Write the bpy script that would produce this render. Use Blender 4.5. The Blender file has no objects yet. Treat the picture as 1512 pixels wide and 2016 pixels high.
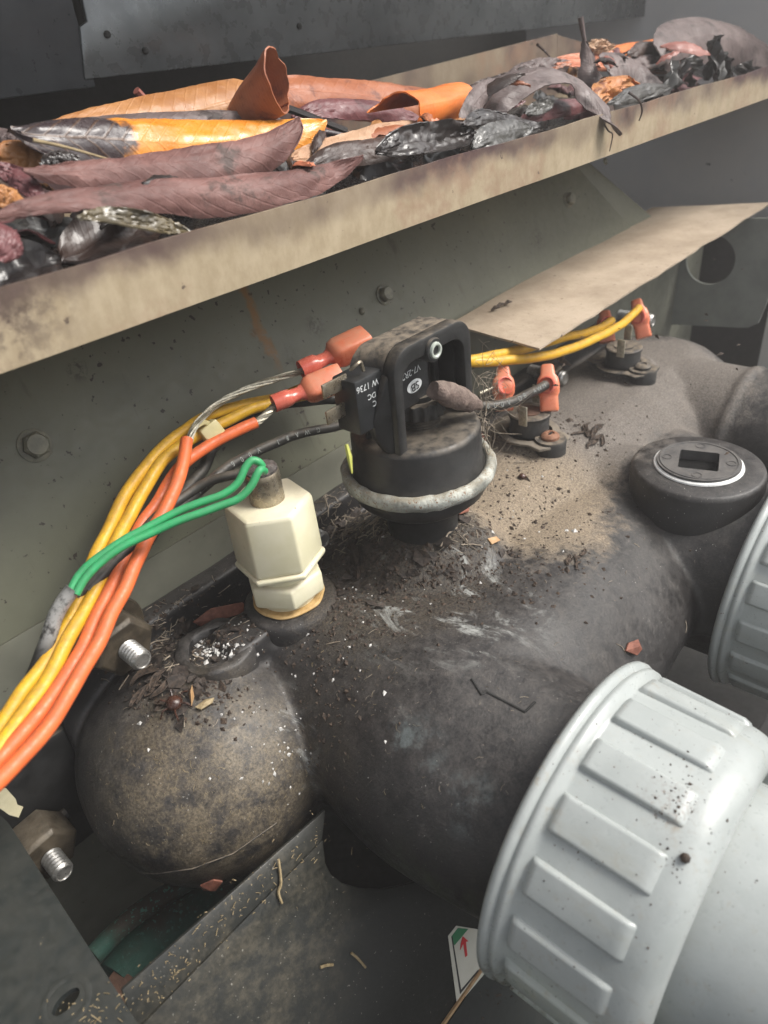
import bpy, bmesh, math, random
from mathutils import Vector, Matrix, noise
from mathutils.bvhtree import BVHTree
random.seed(7)
PI = math.pi
scn = bpy.context.scene
COL = scn.collection
# ------------------------------------------------------------------ camera
F = 1400.0                                   # focal length in pixels of the 1512 x 2016 photograph
AX = Vector((0.6661, -0.4654, 0.5828)).normalized()       # along the panel, in (right, down, forward)
AZ = Vector((-0.0962, -0.8285, -0.5517)); AZ = (AZ - AX*AZ.dot(AX)).normalized()
AY = AZ.cross(AX)
CAM = Vector((-0.1930, -0.1739, 0.1881))
def cam_to_world(v): return Vector((AX.dot(v), AY.dot(v), AZ.dot(v)))
cam_d = bpy.data.cameras.new('camera'); cam = bpy.data.objects.new('camera', cam_d); COL.objects.link(cam)
r_, u_, b_ = cam_to_world(Vector((1, 0, 0))), cam_to_world(Vector((0, -1, 0))), cam_to_world(Vector((0, 0, -1)))
cam.matrix_world = Matrix(((r_.x, u_.x, b_.x, CAM.x), (r_.y, u_.y, b_.y, CAM.y), (r_.z, u_.z, b_.z, CAM.z), (0, 0, 0, 1)))
cam_d.sensor_fit = 'VERTICAL'; cam_d.sensor_height = 24.0; cam_d.lens = 24.0*F/2016
cam_d.clip_start = 0.01; cam_d.clip_end = 50
cam_d.dof.use_dof = True; cam_d.dof.focus_distance = 0.29; cam_d.dof.aperture_fstop = 9.0
scn.camera = cam
scn.render.resolution_x = 768; scn.render.resolution_y = 1024
# ------------------------------------------------------------------ sky, sun, exposure
SUN_EL, SUN_AZ = math.radians(50), math.radians(138)      # azimuth clockwise from +Y: light comes from the open front, right of the viewer
w = bpy.data.worlds.new('World'); scn.world = w; w.use_nodes = True
nt = w.node_tree; bg = nt.nodes['Background']
sky = nt.nodes.new('ShaderNodeTexSky'); sky.sky_type = 'NISHITA'; sky.sun_disc = False
sky.sun_elevation = SUN_EL; sky.sun_rotation = SUN_AZ; sky.dust_density = 4.0; sky.ozone_density = 1.0; sky.air_density = 1.0
hs = nt.nodes.new('ShaderNodeHueSaturation'); hs.inputs['Saturation'].default_value = 0.22   # overcast: the sky is nearly white
nt.links.new(sky.outputs[0], hs.inputs['Color']); nt.links.new(hs.outputs[0], bg.inputs['Color'])
bg.inputs['Strength'].default_value = 0.08
sd = bpy.data.lights.new('sun', 'SUN'); sd.energy = 1.5; sd.angle = math.radians(26); sd.color = (1.0, 0.955, 0.885)
sun = bpy.data.objects.new('sun', sd); COL.objects.link(sun)
sdir = Vector((math.sin(SUN_AZ)*math.cos(SUN_EL), math.cos(SUN_AZ)*math.cos(SUN_EL), math.sin(SUN_EL)))
sun.rotation_euler = sdir.to_track_quat('Z', 'Y').to_euler()
scn.view_settings.view_transform = 'Standard'; scn.view_settings.look = 'None'
scn.view_settings.exposure = 1.38; scn.view_settings.gamma = 1.0
scn.view_settings.use_curve_mapping = False
scn.render.engine = 'CYCLES'
# ------------------------------------------------------------------ survey helpers: a sight line of the photograph met with a plane of the place
def ray(px, py): return cam_to_world(Vector((px-756, py-1008, F))/F)
def at_p(px, py, n, d):
    n = Vector(n); r = ray(px, py); return CAM + r*((d - n.dot(CAM))/n.dot(r))
def at_z(px, py, z): return at_p(px, py, (0, 0, 1), z)
def at_y(px, py, y): return at_p(px, py, (0, 1, 0), y)
def at_x(px, py, x): return at_p(px, py, (1, 0, 0), x)
def at_d(px, py, d): return CAM + ray(px, py)*d
PAN_K, PAN_Y, PAN_Z = 0.40, 0.065, 0.021                   # panel: y = PAN_Y + PAN_K (z - PAN_Z) above the fold
PAN_N = (0, 1, -PAN_K); PAN_D = PAN_Y - PAN_K*PAN_Z
def on_panel(px, py): return at_p(px, py, PAN_N, PAN_D)
def panel_depth(px, py):
    r = ray(px, py); n = Vector(PAN_N); a = (PAN_D - n.dot(CAM))/n.dot(r)
    b = (PAN_Y - CAM.y)/r.y
    return b if (CAM + r*b).z < PAN_Z else a
# ------------------------------------------------------------------ mesh helpers
class MB:
    def __init__(s): s.v = []; s.f = []; s.uv = {}
    def add(s, vs, fs):
        o = len(s.v); s.v += [Vector(x) for x in vs]; s.f += [tuple(i+o for i in f) for f in fs]; return s
    def box(s, c, h, M=None):
        c = Vector(c); vs = [Vector((sx*h[0], sy*h[1], sz*h[2])) for sx in (-1, 1) for sy in (-1, 1) for sz in (-1, 1)]
        if M is not None: vs = [M @ x for x in vs]
        return s.add([c+x for x in vs], [(0,1,3,2),(4,6,7,5),(0,4,5,1),(2,3,7,6),(0,2,6,4),(1,5,7,3)])
    def lathe(s, prof, origin=(0,0,0), axis=(0,0,1), n=48, closed=False, phase=0.0):
        """prof: (radius, height) pairs along the axis"""
        o = Vector(origin); a = Vector(axis).normalized()
        x = a.orthogonal().normalized() if abs(a.z) < .9 else Vector((1, 0, 0)); x = (x - a*x.dot(a)).normalized(); y = a.cross(x)
        vs = []
        for r, h in prof:
            for k in range(n):
                t = 2*PI*k/n + phase; vs.append(o + a*h + (x*math.cos(t) + y*math.sin(t))*r)
        fs = []; m = len(prof)
        for i in range(m - (0 if closed else 1)):
            j = (i+1) % m
            for k in range(n):
                k2 = (k+1) % n; fs.append((i*n+k, i*n+k2, j*n+k2, j*n+k))
        if not closed:
            fs.append(tuple(range(n-1, -1, -1))); fs.append(tuple((m-1)*n + k for k in range(n)))
        return s.add(vs, fs)
    def tube(s, pts, r, n=10, cap=True):
        pts = [Vector(p) for p in pts]; m = len(pts); rr = r if hasattr(r, '__len__') else [r]*m
        t = [(pts[min(i+1, m-1)] - pts[max(i-1, 0)]).normalized() for i in range(m)]
        x = t[0].orthogonal().normalized(); vs = []
        for i in range(m):
            x = (x - t[i]*x.dot(t[i])).normalized(); y = t[i].cross(x)
            for k in range(n):
                a = 2*PI*k/n; vs.append(pts[i] + (x*math.cos(a) + y*math.sin(a))*rr[i])
        fs = [(i*n+k, i*n+(k+1) % n, (i+1)*n+(k+1) % n, (i+1)*n+k) for i in range(m-1) for k in range(n)]
        if cap: fs += [tuple(range(n-1, -1, -1)), tuple((m-1)*n+k for k in range(n))]
        return s.add(vs, fs)
    def prism(s, poly, ext):
        """poly: world points of a flat outline, ext: extrusion vector"""
        poly = [Vector(p) for p in poly]; e = Vector(ext); n = len(poly)
        fs = [tuple(range(n-1, -1, -1)), tuple(range(n, 2*n))] + [(i, (i+1) % n, n+(i+1) % n, n+i) for i in range(n)]
        return s.add(poly + [p+e for p in poly], fs)
    def grid(s, P, nu, nv, thick=None):
        """P(i,j) -> point; with thick the sheet becomes a closed solid"""
        vs = [Vector(P(i, j)) for i in range(nu) for j in range(nv)]; o = len(s.v)
        fs = [(i*nv+j, (i+1)*nv+j, (i+1)*nv+j+1, i*nv+j+1) for i in range(nu-1) for j in range(nv-1)]
        uv = [(i/(nu-1), j/(nv-1)) for i in range(nu) for j in range(nv)]
        if thick:
            N = []
            for i in range(nu):
                for j in range(nv):
                    a = vs[min(i+1, nu-1)*nv+j] - vs[max(i-1, 0)*nv+j]; b = vs[i*nv+min(j+1, nv-1)] - vs[i*nv+max(j-1, 0)]
                    c = a.cross(b); N.append(c.normalized() if c.length > 1e-12 else Vector((0, 0, 1)))
            k = nu*nv; bot = [vs[q] - N[q]*thick for q in range(k)]
            fb = [tuple(q+k for q in reversed(f)) for f in fs]
            rim = [i*nv for i in range(nu)] + [(nu-1)*nv+j for j in range(1, nv)] + [i*nv+nv-1 for i in range(nu-2, -1, -1)] + [j for j in range(nv-2, 0, -1)]
            fr = [(rim[q], rim[(q+1) % len(rim)], rim[(q+1) % len(rim)]+k, rim[q]+k) for q in range(len(rim))]
            vs += bot; fs += fb + [tuple(reversed(f)) for f in fr]; uv += uv
        for q, t in enumerate(uv): s.uv[o+q] = t
        return s.add(vs, fs)
    def build(s, name, mat, parent=None, smooth=True, base=None, bevel=0, angle=40):
        me = bpy.data.meshes.new(name)
        if parent is not None:
            p = parent; loc = Vector((0, 0, 0))
            while p is not None: loc += p.location; p = p.parent
        elif base is not None: loc = Vector(base)
        else:
            lo = [min(v[i] for v in s.v) for i in range(3)]; hi = [max(v[i] for v in s.v) for i in range(3)]
            loc = Vector(((lo[0]+hi[0])/2, (lo[1]+hi[1])/2, lo[2]))
        me.from_pydata([v - loc for v in s.v], [], s.f)
        if s.uv:
            ul = me.uv_layers.new(name='UVMap')
            for lp in me.loops: ul.data[lp.index].uv = s.uv.get(lp.vertex_index, (0, 0))
        me.materials.append(mat)
        bm = bmesh.new(); bm.from_mesh(me); bmesh.ops.recalc_face_normals(bm, faces=bm.faces)
        if bevel:
            ed = [e for e in bm.edges if len(e.link_faces) == 2 and e.calc_face_angle(0) > math.radians(30)]
            bmesh.ops.bevel(bm, geom=ed, offset=bevel, offset_type='OFFSET', segments=2, profile=.5, affect='EDGES', clamp_overlap=True)
        bm.to_mesh(me); bm.free()
        if smooth:
            me.polygons.foreach_set('use_smooth', [True]*len(me.polygons))
            me.set_sharp_from_angle(angle=math.radians(angle))
        o = bpy.data.objects.new(name, me); COL.objects.link(o)
        if parent is not None: o.parent = parent
        else: o.location = loc
        return o
def tag(o, label=None, cat=None, group=None, kind=None):
    for k, v in (('label', label), ('category', cat), ('group', group), ('kind', kind)):
        if v: o[k] = v
    return o
def thing(name, loc, label, cat, group=None):
    o = bpy.data.objects.new(name, None); COL.objects.link(o); o.location = loc; o.empty_display_size = .01
    return tag(o, label, cat, group)
def spline(pts, n=8):
    pts = [Vector(p) for p in pts]; out = []
    for i in range(len(pts)-1):
        p0, p1, p2, p3 = pts[max(i-1, 0)], pts[i], pts[i+1], pts[min(i+2, len(pts)-1)]
        for k in range(n):
            t = k/n; out.append(.5*((2*p1) + (p2-p0)*t + (2*p0-5*p1+4*p2-p3)*t*t + (3*p1-p0-3*p2+p3)*t**3))
    return out + [pts[-1]]
def text_mesh(name, txt, size, M, mat, parent):
    cu = bpy.data.curves.new('t', 'FONT'); cu.body = txt; cu.size = size; cu.align_x = 'CENTER'; cu.align_y = 'CENTER'; cu.extrude = size*.01; cu.resolution_u = 3
    t = bpy.data.objects.new('t', cu); COL.objects.link(t)
    dg = bpy.context.evaluated_depsgraph_get(); me = bpy.data.meshes.new_from_object(t.evaluated_get(dg))
    bpy.data.objects.remove(t); bpy.data.curves.remove(cu)
    p = parent; loc = Vector((0, 0, 0))
    while p is not None: loc += p.location; p = p.parent
    me.transform(Matrix.Translation(-loc) @ M); me.materials.clear(); me.materials.append(mat); me.name = name
    o = bpy.data.objects.new(name, me); COL.objects.link(o); o.parent = parent
    return o
def frame(o, x, y):
    x = Vector(x).normalized(); y = Vector(y); y = (y - x*y.dot(x)).normalized(); z = x.cross(y); o = Vector(o)
    return Matrix(((x.x, y.x, z.x, o.x), (x.y, y.y, z.y, o.y), (x.z, y.z, z.z, o.z), (0, 0, 0, 1)))
# ------------------------------------------------------------------ materials
class NT:
    def __init__(s, name):
        s.m = bpy.data.materials.new(name); s.m.use_nodes = True; s.t = s.m.node_tree
        s.b = s.t.nodes['Principled BSDF']; s.pos = s.n('ShaderNodeNewGeometry')
    def n(s, k, **kw):
        x = s.t.nodes.new(k)
        for a, b in kw.items(): setattr(x, a, b)
        return x
    def l(s, a, b): s.t.links.new(a, b)
    def put(s, sock, v):
        if hasattr(v, 'links') or hasattr(v, 'is_linked'): s.l(v, sock)
        else: sock.default_value = v
    def coord(s, stretch=None, uv=False):
        c = s.n('ShaderNodeUVMap').outputs[0] if uv else s.pos.outputs['Position']
        if stretch:
            mp = s.n('ShaderNodeMapping'); s.l(c, mp.inputs[0]); mp.inputs['Scale'].default_value = stretch; c = mp.outputs[0]
        return c
    def noise(s, scale, detail=5, rough=.6, stretch=None, uv=False, dist=0):
        x = s.n('ShaderNodeTexNoise'); s.l(s.coord(stretch, uv), x.inputs['Vector'])
        x.inputs['Scale'].default_value = scale; x.inputs['Detail'].default_value = detail; x.inputs['Roughness'].default_value = rough; x.inputs['Distortion'].default_value = dist
        return x.outputs[0]
    def vor(s, scale, feature='F1', stretch=None):
        x = s.n('ShaderNodeTexVoronoi'); x.feature = feature; s.l(s.coord(stretch), x.inputs['Vector']); x.inputs['Scale'].default_value = scale
        return x.outputs['Distance']
    def ramp(s, v, a, b, lo=0., hi=1., smooth=True):
        x = s.n('ShaderNodeMapRange'); x.interpolation_type = 'SMOOTHSTEP' if smooth else 'LINEAR'
        s.l(v, x.inputs[0]); x.inputs[1].default_value = a; x.inputs[2].default_value = b; x.inputs[3].default_value = lo; x.inputs[4].default_value = hi
        return x.outputs[0]
    def math(s, op, a, b=0.):
        x = s.n('ShaderNodeMath', operation=op); s.put(x.inputs[0], a); s.put(x.inputs[1], b); return x.outputs[0]
    def mix(s, f, a, b):
        x = s.n('ShaderNodeMix', data_type='RGBA'); s.put(x.inputs[0], f)
        s.put(x.inputs[6], a if hasattr(a, 'links') else (*a, 1)); s.put(x.inputs[7], b if hasattr(b, 'links') else (*b, 1))
        return x.outputs[2]
    def near(s, c, r0, r1):
        """1 inside r0, 0 outside r1 of a point"""
        x = s.n('ShaderNodeVectorMath', operation='DISTANCE'); s.l(s.pos.outputs['Position'], x.inputs[0]); x.inputs[1].default_value = c
        return s.ramp(x.outputs['Value'], r0, r1, 1, 0)
    def up(s, a=.1, b=.9):
        x = s.n('ShaderNodeSeparateXYZ'); s.l(s.pos.outputs['Normal'], x.inputs[0]); return s.ramp(x.outputs[2], a, b)
    def bump(s, h, strength=.4, dist=.0005, prev=None):
        x = s.n('ShaderNodeBump'); s.l(h, x.inputs['Height']); x.inputs['Strength'].default_value = strength; x.inputs['Distance'].default_value = dist
        if prev: s.l(prev, x.inputs['Normal'])
        return x.outputs[0]
    def done(s, col, rough=.5, metal=0., normal=None, spec=.5, **kw):
        s.put(s.b.inputs['Base Color'], col if hasattr(col, 'links') else (*col, 1)); s.put(s.b.inputs['Roughness'], rough); s.b.inputs['Metallic'].default_value = metal
        s.b.inputs['Specular IOR Level'].default_value = spec
        if normal: s.l(normal, s.b.inputs['Normal'])
        for k, v in kw.items(): s.b.inputs[k.replace('_', ' ')].default_value = v
        return s.m
def plain(name, a, b, scale=120, rough=.5, metal=0., bump=.2, dust=None, dusta=.5, spots=None, spotd=.6, spec=.5, bd=.0004, **kw):
    """two-tone mottled surface with optional settled dust and specks"""
    t = NT(name); n1 = t.noise(scale); n2 = t.noise(scale*5, 4)
    c = t.mix(t.ramp(n1, .35, .65), a, b)
    ro = t.ramp(n2, .3, .7, max(0, rough-.08), min(1, rough+.1))
    if dust:
        f = t.math('MULTIPLY', t.math('MULTIPLY', t.up(.12, .92), t.ramp(t.noise(scale*1.7, 5, .7), .3, .65)), dusta)
        c = t.mix(f, c, dust); ro = t.math('ADD', ro, t.math('MULTIPLY', f, .3))
    if spots:
        f = t.math('MULTIPLY', t.ramp(t.noise(scale*9, 3, .6), spotd, spotd+.06), t.ramp(n1, .3, .6)); c = t.mix(f, c, spots)
    return t.done(c, ro, metal, t.bump(n2, bump, bd), spec, **kw)
DUST = (.19, .155, .115)
def m_header():
    t = NT('black_plastic_with_dust'); up = t.up(-.05, .85)
    n1 = t.noise(26, 6, .62); n2 = t.noise(170, 9, .78); n3 = t.noise(1000, 4, .75)
    c = t.mix(t.ramp(n1, .35, .65), (.011, .0105, .011), (.024, .023, .0235))
    film = t.math('MULTIPLY', t.math('MULTIPLY', up, t.ramp(t.math('ADD', t.math('MULTIPLY', n2, .65), t.math('MULTIPLY', n3, .35)), .36, .68)), .55)              # thin grey-brown dust film
    c = t.mix(film, c, (.115, .103, .094))
    # thick tan silt in the flat between the switch, the plug and the thermostats
    a = t.math('ADD', t.near((.055, -.022, .0), .01, .062), t.math('ADD', t.near((.13, .012, .0), .02, .085), t.near((.225, .0, .0), .03, .09)))
    silt = t.math('MULTIPLY', t.math('MULTIPLY', t.ramp(t.math('ADD', t.math('MULTIPLY', a, .48), t.math('ADD', t.math('MULTIPLY', n2, .6), t.math('MULTIPLY', t.noise(42, 6, .7), .5))), .62, .92), up), .85)
    tanp = t.mix(t.ramp(n3, .3, .7), (.15, .115, .08), (.38, .305, .215)); gryp = t.mix(t.ramp(n3, .3, .7), (.085, .074, .064), (.23, .20, .172))
    c = t.mix(silt, c, t.mix(t.near((.055, -.022, .0), .030, .075), gryp, tanp))
    bare = t.math('MULTIPLY', t.ramp(t.noise(58, 7, .75), .58, .72), .4); c = t.mix(t.math('MULTIPLY', bare, up), c, (.045, .040, .036))
    # dark organic mould by the fitting
    mo = t.math('MULTIPLY', t.ramp(t.math('ADD', t.math('MULTIPLY', t.near((-.028, -.004, .0), .018, .068), .55), t.noise(95, 8, .75)), .62, .9), .85)
    c = t.mix(mo, c, t.mix(t.ramp(n3, .35, .65), (.012, .010, .009), (.085, .068, .050)))
    # tan film over the end dome
    dm = t.math('MULTIPLY', t.math('MULTIPLY', t.near((-.135, -.015, -.02), .016, .058), t.ramp(t.noise(90, 9, .8), .38, .60)), .9)
    c = t.mix(dm, c, t.mix(t.ramp(n3, .3, .7), (.06, .048, .033), (.21, .17, .115)))
    # chalky streaks of lime and pale bloom
    ch = t.math('MULTIPLY', t.ramp(t.noise(55, 9, .78, (1, .45, 1), dist=1.2), .51, .66), t.math('MAXIMUM', t.near(tuple(at_z(880, 1195, -.004)), .012, .052), t.near(tuple(at_z(585, 1450, -.035)), .006, .026)))
    c = t.mix(t.math('MULTIPLY', ch, .95), c, (.40, .41, .39))
    bl = t.math('MULTIPLY', t.ramp(t.noise(70, 7, .72), .48, .68), t.math('MAXIMUM', t.near(tuple(at_z(805, 1490, -.012)), .004, .020), t.near(tuple(at_z(928, 1585, -.015)), .003, .014)))
    c = t.mix(t.math('MULTIPLY', bl, .75), c, (.17, .20, .20))
    gr = t.math('MULTIPLY', t.near((-.10, -.085, -.07), .012, .05), t.ramp(t.noise(70, 6, .7), .4, .62))     # green algae low on the pipe
    c = t.mix(t.math('MULTIPLY', gr, .45), c, (.085, .10, .05))
    sp = t.math('MULTIPLY', t.ramp(t.noise(1100, 2, .5), .715, .75), t.ramp(n1, .45, .6)); c = t.mix(sp, c, (.50, .48, .43))
    ro = t.math('ADD', t.ramp(n2, .3, .7, .34, .56), t.math('MULTIPLY', t.math('ADD', silt, t.math('MULTIPLY', mo, .4)), .35))
    h = t.math('ADD', t.math('MULTIPLY', n2, .5), t.math('MULTIPLY', n3, t.math('ADD', t.math('ADD', silt, mo), .25)))
    return t.done(c, ro, 0, t.bump(h, .55, .0011), .45)
M = {}
M['header'] = m_header()
M['black'] = plain('black_plastic', (.013, .013, .013), (.026, .026, .026), 90, .42, bump=.12, dust=DUST, dusta=.55)
M['black_dusty'] = plain('dusty_black_plastic', (.018, .018, .018), (.034, .032, .030), 150, .55, bump=.3, dust=DUST, dusta=1.0)
M['microswitch'] = plain('microswitch_plastic', (.014, .015, .016), (.022, .023, .025), 200, .38, bump=.08)
M['ink'] = plain('white_print', (.52, .54, .54), (.66, .68, .68), 700, .6, bump=.05)
M['ink_grey'] = plain('faded_wire_print', (.16, .17, .16), (.30, .31, .29), 900, .6, bump=.05)
M['zinc'] = plain('weathered_zinc', (.22, .225, .20), (.50, .51, .46), 120, .62, .15, .7, dust=(.24, .205, .145), dusta=.8, spots=(.20, .10, .045), spotd=.58, bd=.0007)
M['plate_dusty'] = plain('dust_caked_plate', (.13, .115, .095), (.22, .195, .16), 200, .7, .1, .4, dust=DUST, dusta=.8)
M['steel'] = plain('stainless_steel', (.42, .41, .39), (.60, .59, .56), 260, .34, .85, .2, spots=(.2, .14, .1), spotd=.66)
M['nut_brown'] = plain('varnish_brown_nut', (.042, .033, .022), (.10, .08, .055), 130, .42, .25, .35, dust=(.2, .17, .13), dusta=.5)
M['brass'] = plain('tarnished_brass', (.30, .25, .18), (.42, .37, .29), 150, .30, .8, .15, dust=(.12, .10, .09), dusta=.5)
M['soot'] = plain('potting_resin', (.035, .03, .028), (.12, .10, .09), 420, .5, 0, .6, spots=(.45, .44, .42), spotd=.62)
M['white_nylon'] = plain('aged_white_nylon', (.68, .64, .44), (.75, .71, .53), 60, .36, 0, .08, dust=(.50, .40, .32), dusta=.35, spots=(.22, .15, .10), spotd=.70)
M['gasket'] = plain('tan_gasket', (.40, .25, .09), (.52, .35, .15), 240, .75, 0, .5)
def m_pvc():
    t = NT('grey_pvc'); n1 = t.noise(30, 5); n2 = t.noise(420, 5, .65)
    c = t.mix(t.ramp(n1, .35, .65), (.32, .345, .338), (.39, .415, .405))
    c = t.mix(t.math('MULTIPLY', t.ramp(t.noise(230, 6, .7), .55, .72), t.ramp(n1, .42, .62, .15, .7)), c, (.31, .27, .21))     # scuffs
    c = t.mix(t.math('MULTIPLY', t.ramp(t.noise(70, 6, .7, (1, .3, 1)), .55, .7), .3), c, (.30, .29, .23))
    c = t.mix(t.ramp(t.noise(900, 2, .5), .725, .745), c, (.09, .055, .035))                                            # fly specks
    gr = t.math('MULTIPLY', t.near((-.105, -.13, -.085), .015, .065), t.ramp(t.noise(60, 5, .6), .3, .65))
    c = t.mix(t.math('MULTIPLY', gr, .7), c, (.33, .38, .22))
    cl = t.math('MULTIPLY', t.near(tuple(at_y(1335, 1560, -.144)), .005, .018), t.ramp(t.noise(900, 4, .7), .52, .60)); c = t.mix(cl, c, (.16, .085, .05))                                                            # algae tint low on the nut
    rg = t.math('MULTIPLY', t.near(tuple(at_y(975, 1955, -.114)), .006, .024), t.ramp(t.noise(320, 6, .75), .46, .60)); c = t.mix(rg, c, (.10, .085, .045))
    return t.done(c, t.ramp(n2, .3, .7, .26, .40), 0, t.bump(t.math('ADD', n2, t.math('MULTIPLY', n1, .6)), .14, .0006), .5)
M['pvc'] = m_pvc()
def m_panel():
    t = NT('green_grey_enamel'); n1 = t.noise(18, 5); n2 = t.noise(240, 6, .7)
    c = t.mix(t.ramp(n1, .3, .7), (.104, .106, .074), (.138, .140, .099))
    st = t.math('MULTIPLY', t.ramp(t.noise(34, 6, .7, (1, .25, .25)), .56, .72), t.ramp(t.noise(120, 5, .7), .4, .6)); c = t.mix(t.math('MULTIPLY', st, .7), c, (.045, .036, .024))
    dr = t.math('MULTIPLY', t.ramp(t.noise(150, 5, .65, (1, .07, .07)), .60, .74), t.ramp(t.noise(22, 4), .42, .6)); c = t.mix(t.math('MULTIPLY', dr, .6), c, (.05, .038, .022))
    c = t.mix(t.math('MULTIPLY', t.ramp(t.noise(60, 6, .7), .60, .75), .35), c, (.14, .14, .11))
    c = t.mix(t.ramp(t.noise(330, 3, .55), .66, .70), c, (.032, .025, .018))
    # one rust run below the tray
    d = t.n('ShaderNodeSeparateXYZ'); t.l(t.pos.outputs['Position'], d.inputs[0])
    wob = t.math('MULTIPLY', t.math('SUBTRACT', t.noise(90, 3), .5), .012)
    run = t.math('MULTIPLY', t.ramp(t.math('ABSOLUTE', t.math('SUBTRACT', t.math('ADD', d.outputs[0], wob), -.001)), .0006, .0035, 1, 0), t.ramp(d.outputs[2], .058, .075))
    c = t.mix(t.math('MULTIPLY', t.math('MULTIPLY', run, t.ramp(n2, .25, .5)), 1.), c, (.20, .105, .03))
    for q_, r_s, cc in (((152, 728), .006, (.035, .028, .018)), ((400, 990), .003, (.07, .035, .015)), ((1060, 470), .010, (.04, .033, .022)), ((620, 640), .008, (.05, .045, .03)), ((500, 655), .004, (.13, .07, .02))):
        f_ = t.math('MULTIPLY', t.near(tuple(on_panel(*q_)), r_s*.15, r_s), t.ramp(t.noise(240, 6, .75, dist=1.5), .45, .58)); c = t.mix(t.math('MULTIPLY', f_, .85), c, cc)
    return t.done(c, t.ramp(n2, .3, .7, .42, .6), 0, t.bump(n2, .12, .0004), .45)
M['panel'] = m_panel()
M['panel_lip'] = plain('pale_green_enamel', (.165, .165, .13), (.21, .21, .165), 30, .5, 0, .15, dust=(.2, .18, .14), dusta=.3, spots=(.09, .075, .055), spotd=.68)
M['bolt_paint'] = plain('painted_bolt', (.10, .10, .075), (.17, .165, .12), 260, .45, .1, .3, dust=(.22, .2, .14), dusta=.5)
def m_tray():
    t = NT('heat_stained_tray_metal'); n1 = t.noise(24, 5, .6); n2 = t.noise(110, 7, .72, (1, 1, .55)); n3 = t.noise(500, 5, .7)
    c = t.mix(t.ramp(n2, .3, .7), (.36, .285, .185), (.47, .385, .265))
    d = t.n('ShaderNodeSeparateXYZ'); t.l(t.pos.outputs['Position'], d.inputs[0])
    hi = t.ramp(t.math('ADD', d.outputs[2], t.math('MULTIPLY', t.math('SUBTRACT', n1, .5), .030)), .1345, .1450)
    c = t.mix(t.math('MULTIPLY', hi, t.ramp(t.noise(9, 4), .36, .56, .35, 1.)), c, (.085, .050, .050))     # tannin stain from the leaves, under the rim
    c = t.mix(t.math('MULTIPLY', t.ramp(t.noise(19, 6, .7), .50, .66), .6), c, (.30, .18, .12))
    c = t.mix(t.math('MULTIPLY', t.near((-.135, .02, .148), .008, .035), t.ramp(t.noise(110, 6, .7), .42, .62)), c, (.10, .07, .055))
    c = t.mix(t.ramp(t.noise(170, 4, .6), .68, .74), c, (.10, .07, .055))
    return t.done(c, t.ramp(n3, .3, .7, .38, .6), .15, t.bump(n2, .25, .0005), .5)
M['tray'] = m_tray()
def m_shelf():
    t = NT('dusty_shelf_sheet'); n1 = t.noise(30, 6, .65); n2 = t.noise(300, 7, .72)
    c = t.mix(t.ramp(n1, .3, .7), (.33, .26, .19), (.46, .375, .285)); c = t.mix(t.ramp(n2, .58, .72), c, (.20, .155, .115))
    c = t.mix(t.ramp(t.noise(210, 3), .70, .74), c, (.09, .06, .045))
    return t.done(c, .8, 0, t.bump(n2, .5, .0008), .3)
M['shelf'] = m_shelf()
M['galv'] = plain('galvanised_sheet', (.24, .255, .235), (.31, .325, .30), 40, .45, .25, .1, dust=(.3, .28, .22), dusta=.3)
M['dark_plate'] = plain('dark_grey_painted_plate', (.015, .019, .0185), (.020, .024, .023), 60, .46, 0, .10, dust=(.06, .056, .045), dusta=.3, spots=(.14, .12, .08), spotd=.72)
def m_front():
    t = NT('dusty_front_plate'); n1 = t.noise(30, 6, .65); n2 = t.noise(420, 6, .7)
    c = t.mix(t.ramp(n1, .35, .65), (.014, .0155, .014), (.019, .0205, .0185))
    a = t.math('MULTIPLY', t.near((-.155, -.05, -.06), .015, .06), t.ramp(t.noise(85, 8, .75), .4, .62))
    c = t.mix(t.math('MULTIPLY', a, .32), c, t.mix(t.ramp(n2, .35, .65), (.06, .053, .038), (.17, .145, .10)))
    c = t.mix(t.ramp(t.noise(900, 2, .5), .71, .75), c, (.22, .21, .18))
    return t.done(c, t.ramp(n2, .3, .7, .38, .55), 0, t.bump(n2, .2, .0006), .45)
M['front'] = m_front()
M['wall'] = plain('cabinet_wall', (.66, .65, .64), (.73, .70, .67), 14, .5, .1, .08, spots=(.05, .045, .04), spotd=.70)  # paler than the grey metal, standing in for glare and missing light
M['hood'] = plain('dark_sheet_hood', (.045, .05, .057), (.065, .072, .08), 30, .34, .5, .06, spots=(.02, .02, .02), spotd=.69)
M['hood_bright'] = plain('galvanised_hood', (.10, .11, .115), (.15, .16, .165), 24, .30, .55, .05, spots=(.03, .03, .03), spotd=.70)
M['void'] = plain('black_void_sheet', (.010, .010, .010), (.018, .017, .016), 50, .8, 0, .1)  # near-black tone stands in for the dark cabinet interior; also dark marks
M['verdigris'] = plain('verdigris_copper', (.015, .06, .045), (.035, .025, .018), 60, .8, .1, .6, spots=(.05, .17, .125), spotd=.58)
M['rust'] = plain('rusty_iron', (.085, .045, .03), (.14, .075, .05), 120, .85, 0, .6)
M['rust_screw'] = plain('rusted_screw_head', (.20, .085, .045), (.30, .15, .09), 260, .7, .1, .5)
M['tape'] = plain('white_thread_tape', (.72, .72, .70), (.85, .85, .83), 200, .45, 0, .5)
M['plug'] = plain('grey_black_plug', (.055, .053, .053), (.085, .082, .08), 120, .55, 0, .25, dust=(.16, .145, .13), dusta=.5)
M['plug_hole'] = plain('plug_recess', (.006, .006, .006), (.010, .010, .010), 120, .9, spec=.1)  # near-black floor paints in the shade of a deeper recess
M['connector'] = plain('coral_vinyl_sleeve', (.66, .17, .085), (.72, .235, .125), 110, .30, 0, .06, dust=(.5, .32, .22), dusta=.4)
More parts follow.
